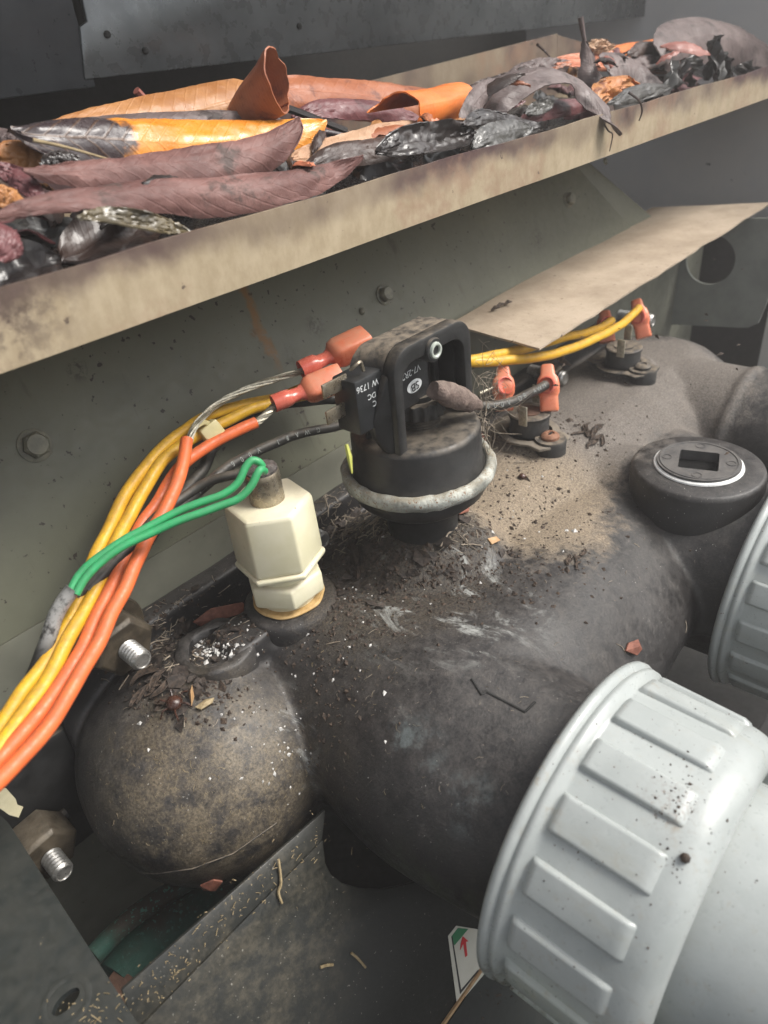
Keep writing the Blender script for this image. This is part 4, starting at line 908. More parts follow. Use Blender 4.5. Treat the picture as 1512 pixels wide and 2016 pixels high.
leaf('dead_leaf', [(20, 272, .070), (110, 268, .072), (200, 266, .073), (300, 268, .073), (400, 272, .073), (500, 266, .072), (570, 264, .071), (640, 258, .070)], .0140, 2.5, 'orange_split', 'glossy orange leaf with a blackened base and an orange stalk', G, (0, -.6, .8), skew=.45, dy=18, wob=.0018, stem=[(600, 258, .070), (650, 262, .069), (700, 276, .067), (726, 286, .066)], sharp=(.5, .6))
leaf('dead_leaf', [(60, 262, .080), (180, 252, .082), (320, 240, .083), (450, 236, .084), (560, 240, .084)], .0085, 2.0, 'mauve_grey', 'grey-mauve leaf just behind the glossy orange leaf', G, (0, -.9, .6))
leaf('dead_leaf', [(70, 268, .098), (170, 240, .098), (280, 222, .098), (380, 202, .098), (440, 190, .098), (500, 182, .098)], .0125, 2.0, 'copper', 'long copper-brown leaf at the back left of the tray', G, (0, -.6, .8), skew=.5, dy=14, sharp=(.9, .3))
def tube_leaf(a, b, r0, r1, face, cut, a0, a1, mat, label, bend=0.):
    """leaf rolled into a tube from a to b; the b end is cut slantwise so that it gapes towards face"""
    A_, B_ = at_y(*a), at_y(*b); ax = (B_-A_).normalized(); e1 = Vector(face); e1 = (e1 - ax*e1.dot(ax)).normalized(); e2 = ax.cross(e1); nu, nv = 24, 40; so = Vector((a[0]*.1, 0, 0))
    def P(i, j):
        t = i/(nu-1); th = a0 + (a1-a0)*j/(nv-1); te = 1 - cut*(.5+.5*math.cos(th)) + .05*noise.noise(Vector((th*2.2, 3, 1))+so); s_ = t*te
        r = (r0 + (r1-r0)*s_**.8)*(1 + .16*noise.noise(Vector((s_*2.5, math.cos(th)*1.2, math.sin(th)*1.2))+so) + .03*noise.noise(Vector((s_*9, math.cos(th)*5, math.sin(th)*5))+so) + .10*(j/(nv-1)))
        return A_.lerp(B_, s_) + (e1*math.cos(th) + e2*math.sin(th)*.85)*r + e1*(bend*math.sin(s_*PI))
    m = MB(); m.grid(P, nu, nv, .0006); return tag(m.build('curled_leaf', L[mat], angle=60), label, 'leaf', G)
tube_leaf((466, 236, .092), (566, 146, .066), .0042, .0100, (.45, -.80, -.30), .30, .4, 6.9, 'rust', 'rust-brown leaf rolled into a tube standing above the others')
leaf('dead_leaf', [(520, 178, .108), (600, 172, .108), (700, 180, .108), (800, 190, .108), (890, 198, .108)], .0095, 1.9, 'rust', 'long rust-brown leaf at the back, right of the rolled leaf', G, (0, -.6, .8), skew=.5, dy=12, sharp=(.3, .35))
leaf('dead_leaf', [(575, 232, .090), (640, 212, .092), (700, 206, .092), (760, 214, .092), (830, 232, .090)], .0085, 1.7, 'plum', 'plum-red leaf tucked under the long rust leaf', G, (0, -.8, .7))
tube_leaf((895, 208, .072), (768, 232, .056), .0098, .0088, (-.35, -.92, .15), .16, -2.2, 2.7, 'orange', 'short bright orange curled leaf piece at mid tray')
leaf('dead_leaf', [(575, 312, .046), (640, 296, .048), (700, 280, .050), (760, 262, .052), (822, 242, .054)], .0070, .7, 'tan', 'flat tan leaf strip right of the orange leaf stalk', G, (0, -.7, .8), sharp=(.5, .6))
leaf('wet_leaf', [(595, 330, .040), (680, 300, .042), (760, 290, .042), (850, 270, .044)], .0080, 1.4, 'wet_brown', 'wet brown leaf below the flat tan strip', G, (0, -.8, .7))
leaf('wet_leaf', [(740, 300, .030), (800, 285, .032), (860, 278, .032), (935, 262, .032)], .0100, 1.9, 'wet_black', 'glossy wet black leaf under the bright orange curl', G, (0, -.9, .6), flip=-1, wob=.0025)
leaf('arched_leaf', [(938, 250, .050), (965, 196, .049), (1012, 158, .047), (1076, 138, .043), (1130, 156, .036), (1170, 196, .026), (1198, 235, .016), (1222, 266, .012)], .0125, 1.1, 'mauve_grey', 'large arched grey-mauve leaf hanging over the tray rim', G, (0, -.30, 1), sharp=(.35, .75), wob=.0015)
leaf('dead_leaf', [(908, 262, .036), (920, 225, .040), (945, 190, .044), (978, 158, .048)], .0058, 1.2, 'mauve_grey', 'slender upright grey leaf at the left of the arched leaf', G, (-.5, -.8, .2), wob=.0008)
leaf('dead_leaf', [(1020, 238, .040), (1080, 214, .042), (1130, 205, .042), (1190, 206, .040)], .0068, 1.8, 'plum', 'plum leaf lying in the hollow under the arched leaf', G, (0, -.8, .7))
leaf('wet_leaf', [(1030, 222, .034), (1060, 212, .036), (1090, 200, .038)], .0040, .9, 'wet_grey', 'small shiny grey wet leaf under the arched leaf', G, (0, -.9, .6))
leaf('wet_leaf', [(928, 292, .024), (960, 268, .025), (1000, 258, .026), (1046, 250, .027)], .0072, 1.0, 'wet_grey', 'wet grey-green leaf on the rim at the foot of the arch', G, (0, -.9, .55))
leaf('wet_leaf', [(910, 245, .030), (955, 228, .032), (1005, 238, .031), (1062, 248, .028)], .0062, 1.7, 'wet_black', 'dark wet leaf between arched leaf and tray rim', G, (0, -.85, .6))
leaf('dead_leaf', [(1178, 185, .050), (1166, 150, .054), (1158, 115, .058), (1150, 78, .060)], .0062, 1.4, 'mauve_grey', 'short upright brown leaf with a long hair-like stalk', G, (-.5, -.85, .1), stem=[(1151, 82, .060), (1147, 60, .061), (1143, 34, .062)], sharp=(.2, .8), nu=18)
for k, (pp, lb) in enumerate(((((1085, 118, .090), (1150, 112, .088), (1230, 120, .084), (1320, 130, .078)), 'upper salmon-orange leaf strip behind the upright brown leaf'),
                              (((1095, 126, .078), (1160, 126, .076), (1250, 132, .072), (1330, 142, .068)), 'lower salmon-orange leaf strip behind the upright brown leaf'))):
    leaf('leaf_strip', list(pp), .0052, 1.2, 'orange_pink', lb, G, (0, -.8, .7))
leaf('dead_leaf', [(1180, 108, .105), (1240, 96, .104), (1290, 86, .103), (1334, 68, .102)], .0058, 1.3, 'orange', 'narrow bright orange leaf tip pointing up at the right', G, (0, -.8, .7), sharp=(.4, .6))
leaf('crumpled_leaf', [(1165, 205, .034), (1195, 178, .036), (1225, 170, .037), (1262, 172, .034)], .0100, 1.4, 'crumple', 'crumpled rust-orange leaf on the rim right of the arch', G, (0, -.9, .5), wob=.006, nu=26, nv=13)
leaf('crumpled_leaf', [(1158, 95, .085), (1180, 88, .085), (1205, 92, .085)], .0060, 1.4, 'tan', 'small crumpled tan leaf scrap at the top of the heap', G, (0, -.9, .5), wob=.005)
leaf('dead_leaf', [(1195, 135, .052), (1235, 128, .050), (1270, 145, .044), (1318, 182, .032)], .0115, 1.9, 'mauve_grey', 'brown folded leaf between crumpled leaf and wet black heap', G, (0, -.8, .6), sharp=(.3, .4))
leaf('wet_leaf', [(1195, 205, .026), (1235, 190, .027), (1275, 178, .028), (1318, 172, .028)], .0055, 1.0, 'wet_grey', 'mouldy grey wet leaf along the rim at right', G, (0, -.9, .5))
leaf('dead_leaf', [(1300, 112, .060), (1350, 78, .064), (1410, 68, .064), (1470, 76, .060), (1535, 118, .052)], .0170, 1.6, 'mauve_grey', 'broad grey leaf draped at the far right of the tray', G, (0, -.8, .6), sharp=(.3, .35), wob=.002)
leaf('dead_leaf', [(1235, 108, .072), (1275, 92, .074), (1310, 94, .074), (1345, 112, .070)], .0085, 1.8, 'wet_brown', 'dark domed leaf left of the broad grey leaf', G, (0, -.8, .6))
leaf('curled_leaf', [(150, 428, .024), (220, 428, .024), (290, 440, .024), (372, 456, .023)], .0042, 1.8, 'mould', 'mouldy yellow-grey curled leaf under the longest front leaf', G, (0, -.9, .5), flip=-1)
leaf('wet_leaf', [(80, 330, .062), (110, 312, .062), (140, 312, .062), (170, 330, .060)], .0040, 2.2, 'wet_black', 'small shiny black curl behind the mauve leaves at left', G, (0, -.9, .5))
leaf('dead_leaf', [(-30, 375, .050), (5, 385, .046), (35, 405, .042)], .0060, 1.4, 'copper', 'small copper leaf scrap at the left picture edge', G, (0, -.9, .5), wob=.002)
leaf('dead_leaf', [(-40, 455, .024), (0, 470, .022), (42, 496, .021)], .0070, 1.6, 'plum', 'plum leaf tip at the left edge near the rim', G, (0, -.9, .5))
leaf('dead_leaf', [(-20, 322, .060), (30, 345, .056), (60, 370, .050), (75, 400, .046)], .0045, 1.4, 'plum', 'narrow plum leaf hanging down at the left edge', G, (-.3, -.9, .3))
leaf('dead_leaf', [(-30, 300, .075), (40, 300, .075), (110, 310, .072), (170, 312, .070)], .0060, 1.2, 'copper', 'brown leaf in the shade below the glossy orange leaf', G, (0, -.9, .5))
leaf('dead_leaf', [(-40, 262, .100), (0, 268, .096), (45, 282, .090)], .0060, 1.6, 'mauve_grey', 'grey leaf end at the upper left edge of the heap', G, (0, -.9, .5))
leaf('dead_leaf', [(885, 215, .096), (940, 180, .098), (1000, 160, .098), (1085, 138, .096)], .0105, 1.8, 'wet_brown', 'dark brown leaf at the back between rust leaf and arched leaf', G, (0, -.7, .7), wob=.003)
leaf('dead_leaf', [(1000, 150, .085), (1050, 128, .086), (1100, 122, .086), (1150, 132, .084)], .0080, 1.8, 'mauve_grey', 'small grey-brown leaf behind the top of the arched leaf', G, (0, -.7, .7), wob=.003)
leaf('dead_leaf', [(900, 240, .066), (945, 205, .070), (985, 195, .070), (1030, 200, .068)], .0080, 1.7, 'plum', 'dark plum leaf behind the left foot of the arched leaf', G, (0, -.7, .7), wob=.003)
leaf('dead_leaf', [(1205, 150, .066), (1255, 122, .068), (1310, 118, .066), (1350, 135, .060)], .0085, 1.6, 'mauve_grey', 'mottled grey-brown leaf in the middle of the right heap', G, (0, -.7, .7), wob=.003)
# twigs and stalks
def twig(pix, r, mat, label, taper=.5):
    pts = spline([at_y(*p) for p in pix], 6); n = len(pts); tag(MB().tube(pts, [r*(1-taper*k/(n-1)) for k in range(n)], 7).build('twig', mat), label, 'twig', 'twigs and stalks among the leaves')
twig([(268, 178, .112), (282, 192, .112), (298, 210, .110)], .0016, L['red'], 'short reddish stalk poking up at the back left', .2)
twig([(555, 210, .080), (600, 226, .078), (640, 242, .074), (682, 258, .070)], .0016, L['wet_black'], 'wet black twig at the foot of the rolled leaf', .1)
twig([(65, 276, .060), (130, 290, .058), (215, 314, .056)], .0006, M['straw'], 'long pale straw across the shade at left')
twig([(1238, 182, .018), (1258, 198, .0145), (1264, 218, .0145), (1258, 238, .0155)], .0007, L['wet_brown'], 'thin dark stalk hanging over the rim at right')
twig([(1190, 245, .0160), (1198, 258, .0155), (1206, 266, .0160), (1200, 298, .0170)], .0005, L['wet_brown'], 'hair-thin curved stalk hanging below the arched leaf tip')
twig([(1058, 88, .10), (1072, 100, .10), (1082, 112, .095)], .0009, L['wet_brown'], 'tiny forked dark twig at the back of the tray')
twig([(1270, 138, .048), (1290, 130, .050), (1308, 122, .052)], .0014, L['wet_brown'], 'short dark stalk beside the folded brown leaf', .1)
# rotted wet leaves that fill the tray underneath, each a leaf of its own
rl = random.Random(11)
for k in range(64):
    x = -.17 + .56*rl.random(); y = .030 + .095*rl.random()
    z = .1390 + .006*rl.random() + (.004 if y > .06 else 0) - (.004 if .14 < x < .21 else 0); a = rl.uniform(-.9, .9) + (PI if rl.random() < .5 else 0); ln = rl.uniform(.018, .040)
    d = Vector((math.cos(a), .6*math.sin(a), rl.uniform(-.1, .16)))*ln
    c = Vector((x, y, z)); w_ = rl.uniform(.006, .012); cu = rl.uniform(.8, 2.4); fl_ = rl.choice((1, 1, -1)); so = Vector((rl.uniform(0, 90), 0, 0)); tn = d.normalized()
    u_ = Vector((rl.uniform(-.4, .4), rl.uniform(-.8, 0), 1)); u_ = (u_-tn*u_.dot(tn)).normalized(); sd_ = tn.cross(u_)
    def P(i, j):
        t = i/15; q = -1+2*j/8; ww = w_*max(.04, (t*(1-t))**.5*2); cv = cu*(.4+.6*min(1, 3.2*t*(1-t)+.1)); rho = 2*ww/cv; ph = q*cv/2
        e = noise.noise(Vector((t*4, q*2, 0))+so)*.0035
        return c + d*(t-.5) + sd_*(rho*math.sin(ph)) - u_*(fl_*rho*(1-math.cos(ph))) + u_*(e + .002*math.sin(t*PI))
    mt = rl.choice(('wet_black', 'wet_black', 'wet_black', 'wet_brown', 'wet_brown', 'wet_grey', 'plum')); kd = {'wet_black': 'black', 'wet_brown': 'brown', 'wet_grey': 'grey', 'plum': 'plum-red'}[mt]
    wr = 'beneath the long mauve leaves at left' if x < .0 else ('around the short orange curl at mid tray' if x < .13 else 'beneath the arched leaf and the heap right of it')
    m_ = MB(); m_.grid(P, 16, 9, .0005); tag(m_.build('wet_leaf', L[mt], angle=60), 'small wet %s leaf rotting %s' % (kd, wr), 'leaf', '%s rotting leaves %s' % (kd, wr))
def mulch(i, j):
    x = -.42+1.03*i/150; y = .0225+.125*j/22
    return (x, y, .1375 + .004*noise.noise(Vector((x*70, y*70, 0))) + .003*noise.noise(Vector((x*190, y*190, 3))) - (.004 if j == 0 else 0))
tag(MB().grid(mulch, 151, 23).build('leaf_mulch', L['dirt']), 'black wet leaf mulch covering the tray floor', 'mulch', kind='stuff')
# small torn leaf pieces caught on top of the heap
rk = random.Random(23)
for k in range(46):
    px = rk.choice((rk.uniform(20, 420), rk.uniform(560, 960), rk.uniform(980, 1330), rk.uniform(980, 1330))); yy = rk.uniform(.034, .105)
    zt_ = .1535 + (.008 if px > 980 else .0) + rk.uniform(-.002, .004); c = at_y(px, 300, yy); c.z = zt_
    mt = rk.choice(('rust', 'copper', 'orange_pink', 'plum', 'wet_brown', 'wet_black', 'wet_brown', 'red')); kd = {'rust': 'rust-brown', 'copper': 'copper-brown', 'orange_pink': 'salmon-orange', 'plum': 'plum-red', 'wet_brown': 'dark brown', 'wet_black': 'black', 'red': 'red-brown'}[mt]
    wr = 'on the left of the heap' if px < 500 else ('near the orange curl' if px < 970 else 'around the arched leaf')
    a = rk.uniform(-1.2, 1.2); tn = Vector((math.cos(a), math.sin(a), rk.uniform(-.3, .5))).normalized(); u_ = Vector((rk.uniform(-.6, .6), rk.uniform(-1, .2), 1)); u_ = (u_-tn*u_.dot(tn)).normalized(); sd_ = tn.cross(u_); ln = rk.uniform(.007, .017); w_ = ln*rk.uniform(.18, .4); cu = rk.uniform(.8, 3.2); so = Vector((k*3.7, 0, 0))
    def P(i, j):
        t = -1+2*i/13; q = -1+2*j/8; ww = w_*max(.05, (1-abs(t)**2.2))*(1+.35*noise.noise(Vector((t*5, math.copysign(1, q), 0))+so)); rho = 2*ww/cu; ph = q*cu/2
        return c + tn*ln*t + sd_*(rho*math.sin(ph)) - u_*rho*(1-math.cos(ph)) + u_*(ln*.22*(1-t*t) + .0012*noise.noise(Vector((t*4, q*3, 5))+so))
    m_ = MB(); m_.grid(P, 14, 9, .0003); tag(m_.build('leaf_fragment', L[mt], angle=60), 'small torn %s leaf fragment %s in the tray' % (kd, wr), 'leaf', '%s leaf fragments %s' % (kd, wr))
# shiny wet membrane scraps at the far right
for k in range(16):
    px, py = rl.uniform(1300, 1480), rl.uniform(100, 172); py = max(py, 195-(px-1300)*.33-60); yy = rl.uniform(.024, .05)
    c = at_y(px, py, yy); so = Vector((k*7.3, 0, 0)); rot = Matrix.Rotation(rl.uniform(0, 6), 3, 'Y') @ Matrix.Rotation(rl.uniform(-.8, .8), 3, 'X'); w_ = rl.uniform(.004, .009)
    def P(i, j):
        u, v = -1+2*i/11, -1+2*j/9; return c + rot @ (Vector((u*w_*1.6, noise.noise(Vector((u*1.7, v*1.7, 0))+so)*.006, v*w_*.55*(1-.6*u*u))))
    m_ = MB(); m_.grid(P, 12, 10, .0004); tag(m_.build('wet_leaf', L[rl.choice(('wet_grey', 'wet_black', 'wet_black'))], angle=60), 'small shiny wet leaf scrap in the glossy heap at far right', 'leaf', 'shiny wet scraps at right')
# ================================================================== debris on the header and plates
def pod():
    a, b = at_y(852, 765, -.014), at_y(945, 800, -.018); ax = (b-a).normalized(); n = 18; m = MB()
    prof = [(.0002 + .0044*(math.sin(PI*min(1, .12+.86*(k/n)))**.55), (b-a).length*k/n) for k in range(n+1)]
    m.lathe(prof, a, ax, 24)
    for v in m.v: v += Vector((noise.noise(v*220), noise.noise(v*220+Vector((3, 0, 0))), noise.noise(v*220+Vector((0, 3, 0)))))*.0013
    return tag(m.build('seed_pod', M['pod'], angle=60), 'dry grey-brown seed pod lying against the pressure switch', 'seed pod')
pod()
tag(MB().tube([at_y(682, 875, -.020), at_y(688, 900, -.0215), at_y(693, 932, -.0235)], [.0007, .0010, .0003], 6).build('grass_blade', M['grass']), 'yellow-green grass blade stuck on the left side of the switch', 'grass blade')
def scrap(name, pix, mat, label, cat, lift=.0012, th=.0006, rough=.0016, group=None):
    """a small leaf scrap or flake resting on the header, outline by sight lines"""
    P = [see(*p) for p in pix]; c = sum((p[0] for p in P), Vector())/len(P); nn = sum((p[1] for p in P), Vector()).normalized(); rn = random.Random(pix[0][0])
    ring = [p[0] + nn*(lift*.3 + rn.uniform(0, rough)) for p in P]; m = MB(); n = len(ring); ct = c + nn*(lift+rough*.6)
    vs = [ct] + ring + [ct - nn*th] + [r_ - nn*th for r_ in ring]; fs = []
    for k in range(n):
        l = (k+1) % n; fs += [(0, 1+k, 1+l), (n+1, n+2+l, n+2+k), (1+k, n+2+k, n+2+l, 1+l)]
    return tag(m.add(vs, fs).build(name, mat, angle=30), label, cat, group)
scrap('leaf_scrap', [(1228, 1282), (1234, 1266), (1250, 1260), (1256, 1280), (1246, 1292)], M['bark_bit'], 'small rust-red leaf scrap above the nearest union nut', 'leaf scrap', .003)
scrap('leaf_scrap', [(886, 1000), (900, 990), (925, 994), (922, 1014), (902, 1026), (890, 1018)], M['bark_bit'], 'red-brown leaf scrap at the foot of the switch neck', 'leaf scrap', .004, rough=.004)
scrap('leaf_scrap', [(958, 1062), (972, 1060), (980, 1068), (966, 1074)], M['tan_bit'], 'tiny orange crumb on the tan silt', 'leaf scrap', .001)
def shreds(px, py, sx, sy, n, size, mat, label):
    m = MB(); rn = random.Random(px)
    for k in range(n):
        p, n_ = see(rn.gauss(px, sx), rn.gauss(py, sy)); a = rn.uniform(-.6, .6); x = Vector((math.cos(a), -math.sin(a)*.7, .1)); x = (x - n_*x.dot(n_)).normalized(); y = n_.cross(x); ln = size*rn.uniform(.5, 1.5); w_ = size*rn.uniform(.12, .35)
        def P(i, j): t = -1+2*i/7; q = -1+2*j/3; return p + x*ln*t + y*(w_*q*(1-.7*t*t) + ln*.25*math.sin(t*2+k)) + n_*(.0006 + w_*.7*q*q + ln*.18*(1-t*t)*((k % 3)/2))
        m.grid(P, 8, 4, .0003)
    return tag(m.build('leaf_scrap', mat, angle=60), label, 'leaf scrap')
shreds(1168, 856, 14, 9, 14, .0045, M['crumb'], 'shredded brown leaf beside the front thermostat')
shreds(760, 1070, 26, 8, 6, .0030, M['crumb'], 'shredded dark leaf on the mound below the switch')
shreds(1128, 1100, 10, 8, 8, .0026, M['crumb'], 'clump of brown shreds at the edge of the tan silt')
shreds(305, 1365, 30, 16, 10, .0050, M['crumb'], 'matted dark leaf shreds at the back of the end dome')
scrap('leaf_scrap', [(372, 1370), (380, 1356), (384, 1376), (378, 1394)], M['tan_bit'], 'upright tan leaf scrap on the end dome', 'leaf scrap', .004)
scrap('leaf_scrap', [(384, 1396), (404, 1380), (422, 1378), (418, 1388), (396, 1402)], M['straw'], 'pale frayed wood splinter on the end dome', 'splinter', .002)
scrap('leaf_scrap', [(375, 1222), (410, 1195), (470, 1182), (482, 1196), (430, 1215), (395, 1232)], M['bark_bit'], 'long dark red leaf scrap left of the fitting', 'leaf scrap', .004, rough=.004)
scrap('leaf_scrap', [(395, 1738), (420, 1730), (438, 1732), (425, 1742), (400, 1744)], M['bark_bit'], 'pinkish bark chip under the end dome', 'leaf scrap', .002)
scrap('leaf_scrap', [(935, 880), (945, 868), (960, 880), (957, 905), (940, 912)], M['bark_bit'], 'torn brown bark flake behind the clamp ring', 'leaf scrap', .012, rough=.004)
for px, py, lb in ((345, 1388, 'dead brown beetle on the end dome below the lug'), (1028, 941, 'small black round seed between switch and thermostats')):
    p, n_ = see(px, py); m = MB(); r = .0032 if px < 500 else .0020
    m.lathe([(.0002, -r*.7), (r*.75, -r*.45), (r, 0), (r*.75, r*.45), (.0002, r*.7)], p + n_*r*.5, n_, 16)
    if px < 500:
        for s_ in range(6):
            a = s_*PI/3+.3; d = n_.orthogonal().normalized(); d = (Matrix.Rotation(a, 3, n_) @ d); m.tube([p + n_*r*.6 + d*r*.8, p + n_*r*.9 + d*r*1.5, p + d*r*2.1 + n_*.0002], .0003, 5)
    tag(m.build('dead_beetle' if px < 500 else 'round_seed', M['insect'], angle=60), lb, 'beetle' if px < 500 else 'seed')
# lime chips, crumbs, straw and lint: uncountable
rd = random.Random(3)
def scatter(n, pick, size, mat, name, label, shape, cat):
    m = MB()
    for k in range(n):
        px, py = pick(); p, n_ = see(px, py)
        if n_.z < .05 and rd.random() < .8: continue
        s_ = size*math.exp(rd.gauss(0, .45)); x = Vector((rd.uniform(-1, 1), rd.uniform(-1, 1), rd.uniform(-1, 1))); x = (x - n_*x.dot(n_)).normalized(); y = n_.cross(x)
        if shape == 'chip':
            vs = [p + x*s_*rd.uniform(.6, 1.2) + n_*s_*rd.uniform(0, .4), p + y*s_*rd.uniform(.4, 1.), p - x*s_*rd.uniform(.6, 1.2) + n_*s_*rd.uniform(0, .4), p - y*s_*rd.uniform(.4, 1.), p + n_*s_*rd.uniform(.5, .9), p - n_*s_*.3]
            m.add(vs, [(0, 1, 4), (1, 2, 4), (2, 3, 4), (3, 0, 4), (1, 0, 5), (2, 1, 5), (3, 2, 5), (0, 3, 5)])
        elif shape == 'flake':
            q = [p + (x*math.cos(a) + y*math.sin(a))*s_*rd.uniform(.5, 1.6) + n_*s_*rd.uniform(0, .9) for a in (0, 1.2, 2.4, 3.6, 4.9)]; c = p + n_*s_*rd.uniform(.1, .8)
            m.add(q + [c], [(0, 1, 5), (1, 2, 5), (2, 3, 5), (3, 4, 5), (4, 0, 5)])
        else:
            ln = s_*rd.uniform(3, 9); b = y*ln*rd.uniform(-.35, .35); w_ = s_*.22
            m.tube([p - x*ln*.5 + n_*w_, p + b*.5 + n_*(w_+ln*rd.uniform(.02, .12)), p + x*ln*.5 + n_*w_], w_, 3)
    return tag(m.build(name, mat, smooth=False), label, cat, kind='stuff')
def blob(*bl):
    tot = sum(b[4] for b in bl)
    def pick():
        r = rd.random()*tot
        for b in bl:
            r -= b[4]
            if r <= 0: return rd.gauss(b[0], b[2]), rd.gauss(b[1], b[3])
        return bl[0][0], bl[0][1]
    return pick
scatter(220, blob((425, 1275, 40, 25, 5), (560, 1480, 30, 60, 2), (700, 1180, 90, 50, 3), (1000, 1020, 110, 70, 2), (450, 1400, 120, 80, 1.5), (640, 1260, 60, 60, 1)), .00055, M['chips'], 'lime_chips', 'tiny white lime chips sprinkled over the black header', 'chip', 'chips')
scatter(46, blob((425, 1280, 22, 11, 1)), .0010, M['chips'], 'lime_lumps', 'white lime lumps heaped in the lug hollow', 'chip', 'chips')
scatter(2600, blob((680, 1180, 70, 70, 4), (640, 1330, 25, 90, 1.5), (330, 1290, 60, 60, 3), (770, 1110, 110, 60, 3), (950, 1070, 120, 60, 3), (1000, 960, 90, 60, 2), (430, 1230, 70, 40, 3), (900, 1130, 120, 40, 3), (1150, 850, 60, 30, 1), (400, 1370, 70, 30, 1)), .0007, M['crumb'], 'leaf_crumbs', 'dark brown leaf crumbs strewn over the header top', 'chip', 'crumbs')
scatter(1500, blob((430, 1560, 130, 80, 5), (960, 1060, 120, 60, 2), (360, 1300, 60, 40, 2), (700, 1300, 50, 60, 1)), .00012, M['straw'], 'straw_dust', 'fine straw dust clinging to the end dome', 'fibre', 'dust')
scatter(420, blob((330, 1290, 50, 50, 2), (700, 1020, 60, 30, 3), (880, 1030, 30, 25, 2), (430, 1190, 60, 30, 2)), .00050, M['fibre'], 'lint_fibres', 'brown lint and rootlets matted round the fitting and switch', 'fibre', 'lint')
scatter(330, blob((700, 1130, 60, 40, 2), (345, 1300, 45, 45, 3), (430, 1215, 45, 22, 2), (760, 1075, 80, 30, 1.2), (860, 1120, 60, 25, .8), (640, 1040, 30, 25, 1), (380, 1350, 30, 20, 1)), .0014, M['litter'], 'leaf_litter', 'crumbled dark brown leaf litter around the fitting and switch foot', 'flake', 'leaf litter')
scatter(700, blob((690, 1030, 55, 26, 4), (330, 1290, 45, 45, 2), (890, 1030, 25, 30, 1.5), (1000, 880, 40, 30, 1), (640, 1060, 25, 25, 1)), .00060, M['fibre'], 'lint_mat', 'fuzzy brown lint matted against the switch foot and panel', 'fibre', 'lint')
scatter(120, blob((900, 1330, 180, 120, 3), (700, 1400, 40, 90, 1), (1150, 1050, 120, 80, 1)), .00022, M['fibre'], 'hair_fibres', 'single pale hairs lying on the near port of the header', 'fibre', 'lint')
def ob_bvh(obs):
    v = []; f = []
    for o in obs:
        k = len(v); w = o.parent.location; v += [x.co + w for x in o.data.vertices]; f += [tuple(i+k for i in p.vertices) for p in o.data.polygons]
    return BVHTree.FromPolygons(v, f)
HB, BV = BV, ob_bvh([o for o in list(u1.children)] + [o for o in bpy.data.objects if o.name.startswith('pipe_wall')])
scatter(170, blob((1335, 1560, 32, 32, 5), (1330, 1700, 12, 25, 1), (1250, 1480, 120, 80, 1.5), (1150, 1750, 110, 110, 1.5), (1420, 1640, 70, 100, 1), (985, 1960, 20, 20, 2)), .00026, M['crumb'], 'nut_specks', 'brown dirt specks sprinkled on the near union nut', 'chip', 'specks')
p, n_ = see(1348, 1690); BV = HB
tag(MB().lathe([(.0002, -.0012), (.0012, -.0006), (.0014, .0003), (.0008, .0011), (.0002, .0014)], p + n_*.0008, (n_ + Vector((.3, .2, .4))).normalized(), 7).build('dirt_crumb', M['crumb']), 'single round brown dirt crumb on the near union nut', 'crumb')
# straw bits on the front plate and side plate
m = MB()
for k in range(210):
    if k < 170:
        t = rd.random(); px = min(622, 250+372*t + rd.gauss(0, 18)); py = 1985-340*t + rd.gauss(0, 22)
        p = on_front(px, py, .0003) if (py-1968) > -(px-296)*.842 else at_p(px, py, nf, nf.dot(fl[0])) + nf*.0003*(1 if nf.dot(CAM-fl[0]) > 0 else -1)
    else: p = at_z(rd.gauss(190, 50), rd.gauss(1985, 22), z_+.0004)
    d = Vector((rd.uniform(-1, 1), rd.uniform(-.6, .6), rd.uniform(-.3, .3))).normalized()*.00030*math.exp(rd.gauss(0, .75)); m.tube([p-d, p+d*.2+Vector((0, 0, .0002)), p+d], .00013, 3)
tag(m.build('straw_chaff', M['straw'], smooth=False), 'pale straw chaff along the top of the front plate', 'chaff', kind='stuff')
for pix, lb in ((((545, 1690), (550, 1735), (545, 1755), (552, 1776)), 'brown curved straw on the front plate flange'), (((688, 1874), (700, 1884), (716, 1902)), 'thin pale straw on the front plate face'), (((627, 1902), (640, 1898), (652, 1897)), 'short straw low on the front plate')):
    tag(MB().tube(spline([on_front(a, b, .0012) for a, b in pix], 5), .0005, 5).build('straw', M['straw']), lb, 'straw')
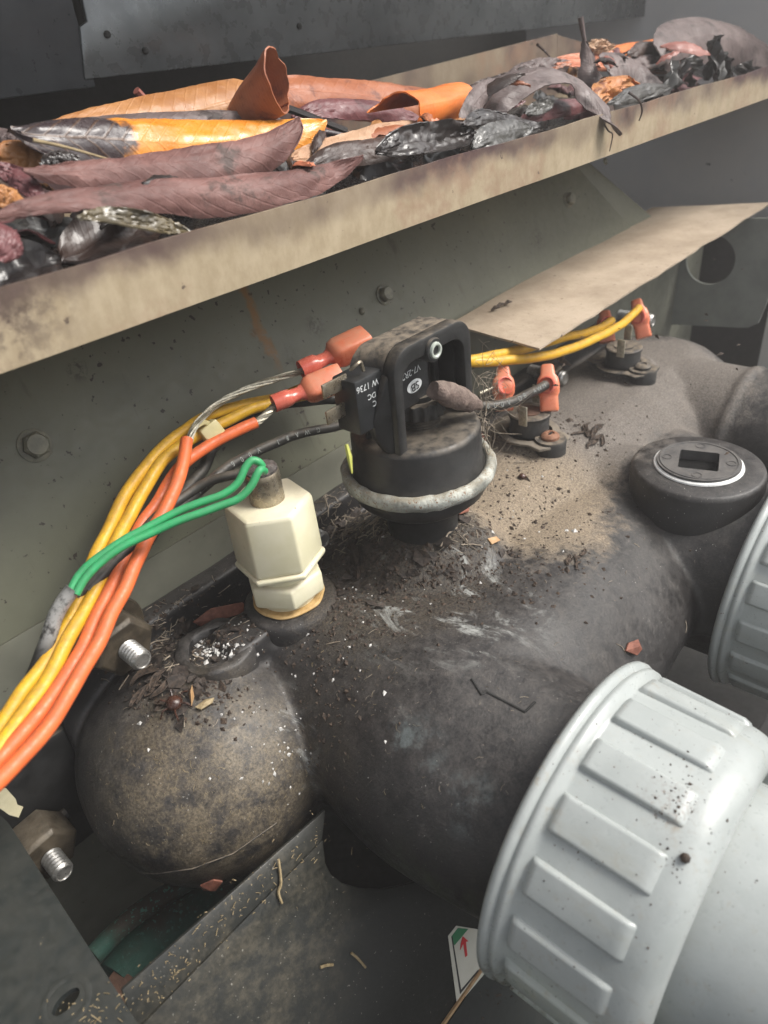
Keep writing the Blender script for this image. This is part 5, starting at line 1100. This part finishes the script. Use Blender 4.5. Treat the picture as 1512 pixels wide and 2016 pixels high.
# crumbs on the shelf
m = MB()
for k in range(60):
    u, v = rd.random(), rd.random()**.7; p = sa.lerp(sd_, u).lerp(sb.lerp(sc, u), v) + Vector((0, 0, .0006)); s_ = .0008*math.exp(rd.gauss(0, .5)); x = Vector((rd.uniform(-1, 1), rd.uniform(-1, 1), 0)).normalized(); y = Vector((-x.y, x.x, 0))
    m.add([p+x*s_*2, p+y*s_*.6, p-x*s_*2, p-y*s_*.6, p+Vector((0, 0, s_))], [(0, 1, 4), (1, 2, 4), (2, 3, 4), (3, 0, 4), (3, 2, 1, 0)])
tag(m.build('shelf_crumbs', M['crumb'], smooth=False), 'brown crumbs scattered on the dusty shelf', 'crumbs', kind='stuff')
m_ = MB()
for px, py, s_ in ((985, 602, .004), (1000, 597, .003), (975, 608, .003)):
    p = at_z(px, py, .0525); x = Vector((.9, -.3, .1)); m_.tube([p-x*s_, p+Vector((0, 0, .001)), p+x*s_], [.0006, .0012, .0004], 6)
tag(m_.build('leaf_scrap', M['crumb']), 'dark leaf shreds near the left end of the shelf', 'leaf scrap')
# cobwebs and lint on the switch
m = MB()
for k in range(70):
    a = at_y(rd.gauss(965, 18), rd.gauss(780, 45), rd.uniform(-.012, .03)); b = a + Vector((rd.gauss(0, .008), rd.gauss(0, .006), rd.gauss(0, .008))); c = (a+b)/2 + Vector((rd.gauss(0, .003), rd.gauss(0, .003), rd.gauss(-.001, .003)))
    m.tube(spline([a, c, b], 5), .00010, 3)
for k in range(60):
    a = at_y(rd.gauss(950, 10), rd.gauss(880, 35), rd.uniform(-.02, .0)); b = a + Vector((rd.gauss(0, .003), rd.gauss(0, .003), rd.gauss(0, .008))); m.tube([a, (a+b)/2+Vector((.001, 0, 0)), b], .00022, 3)
tag(m.build('cobweb', M['fibre'], smooth=False), 'tangled cobweb and lint hanging right of the pressure switch', 'cobweb', kind='stuff')

# ================================================================== volume added over the whole place to imitate lens glare
hz = bpy.data.materials.new('pale_glare_haze'); hz.use_nodes = True; ht = hz.node_tree
for n_ in list(ht.nodes):
    if n_.type == 'BSDF_PRINCIPLED': ht.nodes.remove(n_)
vol = ht.nodes.new('ShaderNodeVolumePrincipled'); vol.inputs['Color'].default_value = (.97, .94, .92, 1); vol.inputs['Density'].default_value = 0.105; vol.inputs['Anisotropy'].default_value = .2
ht.links.new(vol.outputs[0], [n_ for n_ in ht.nodes if n_.type == 'OUTPUT_MATERIAL'][0].inputs['Volume'])
tag(MB().box((.20, -.06, -.44), (.95, .48, .80)).build('glare_haze', hz, smooth=False), 'pale thin volume added to stand in for lens glare', 'glare_haze', kind='stuff')
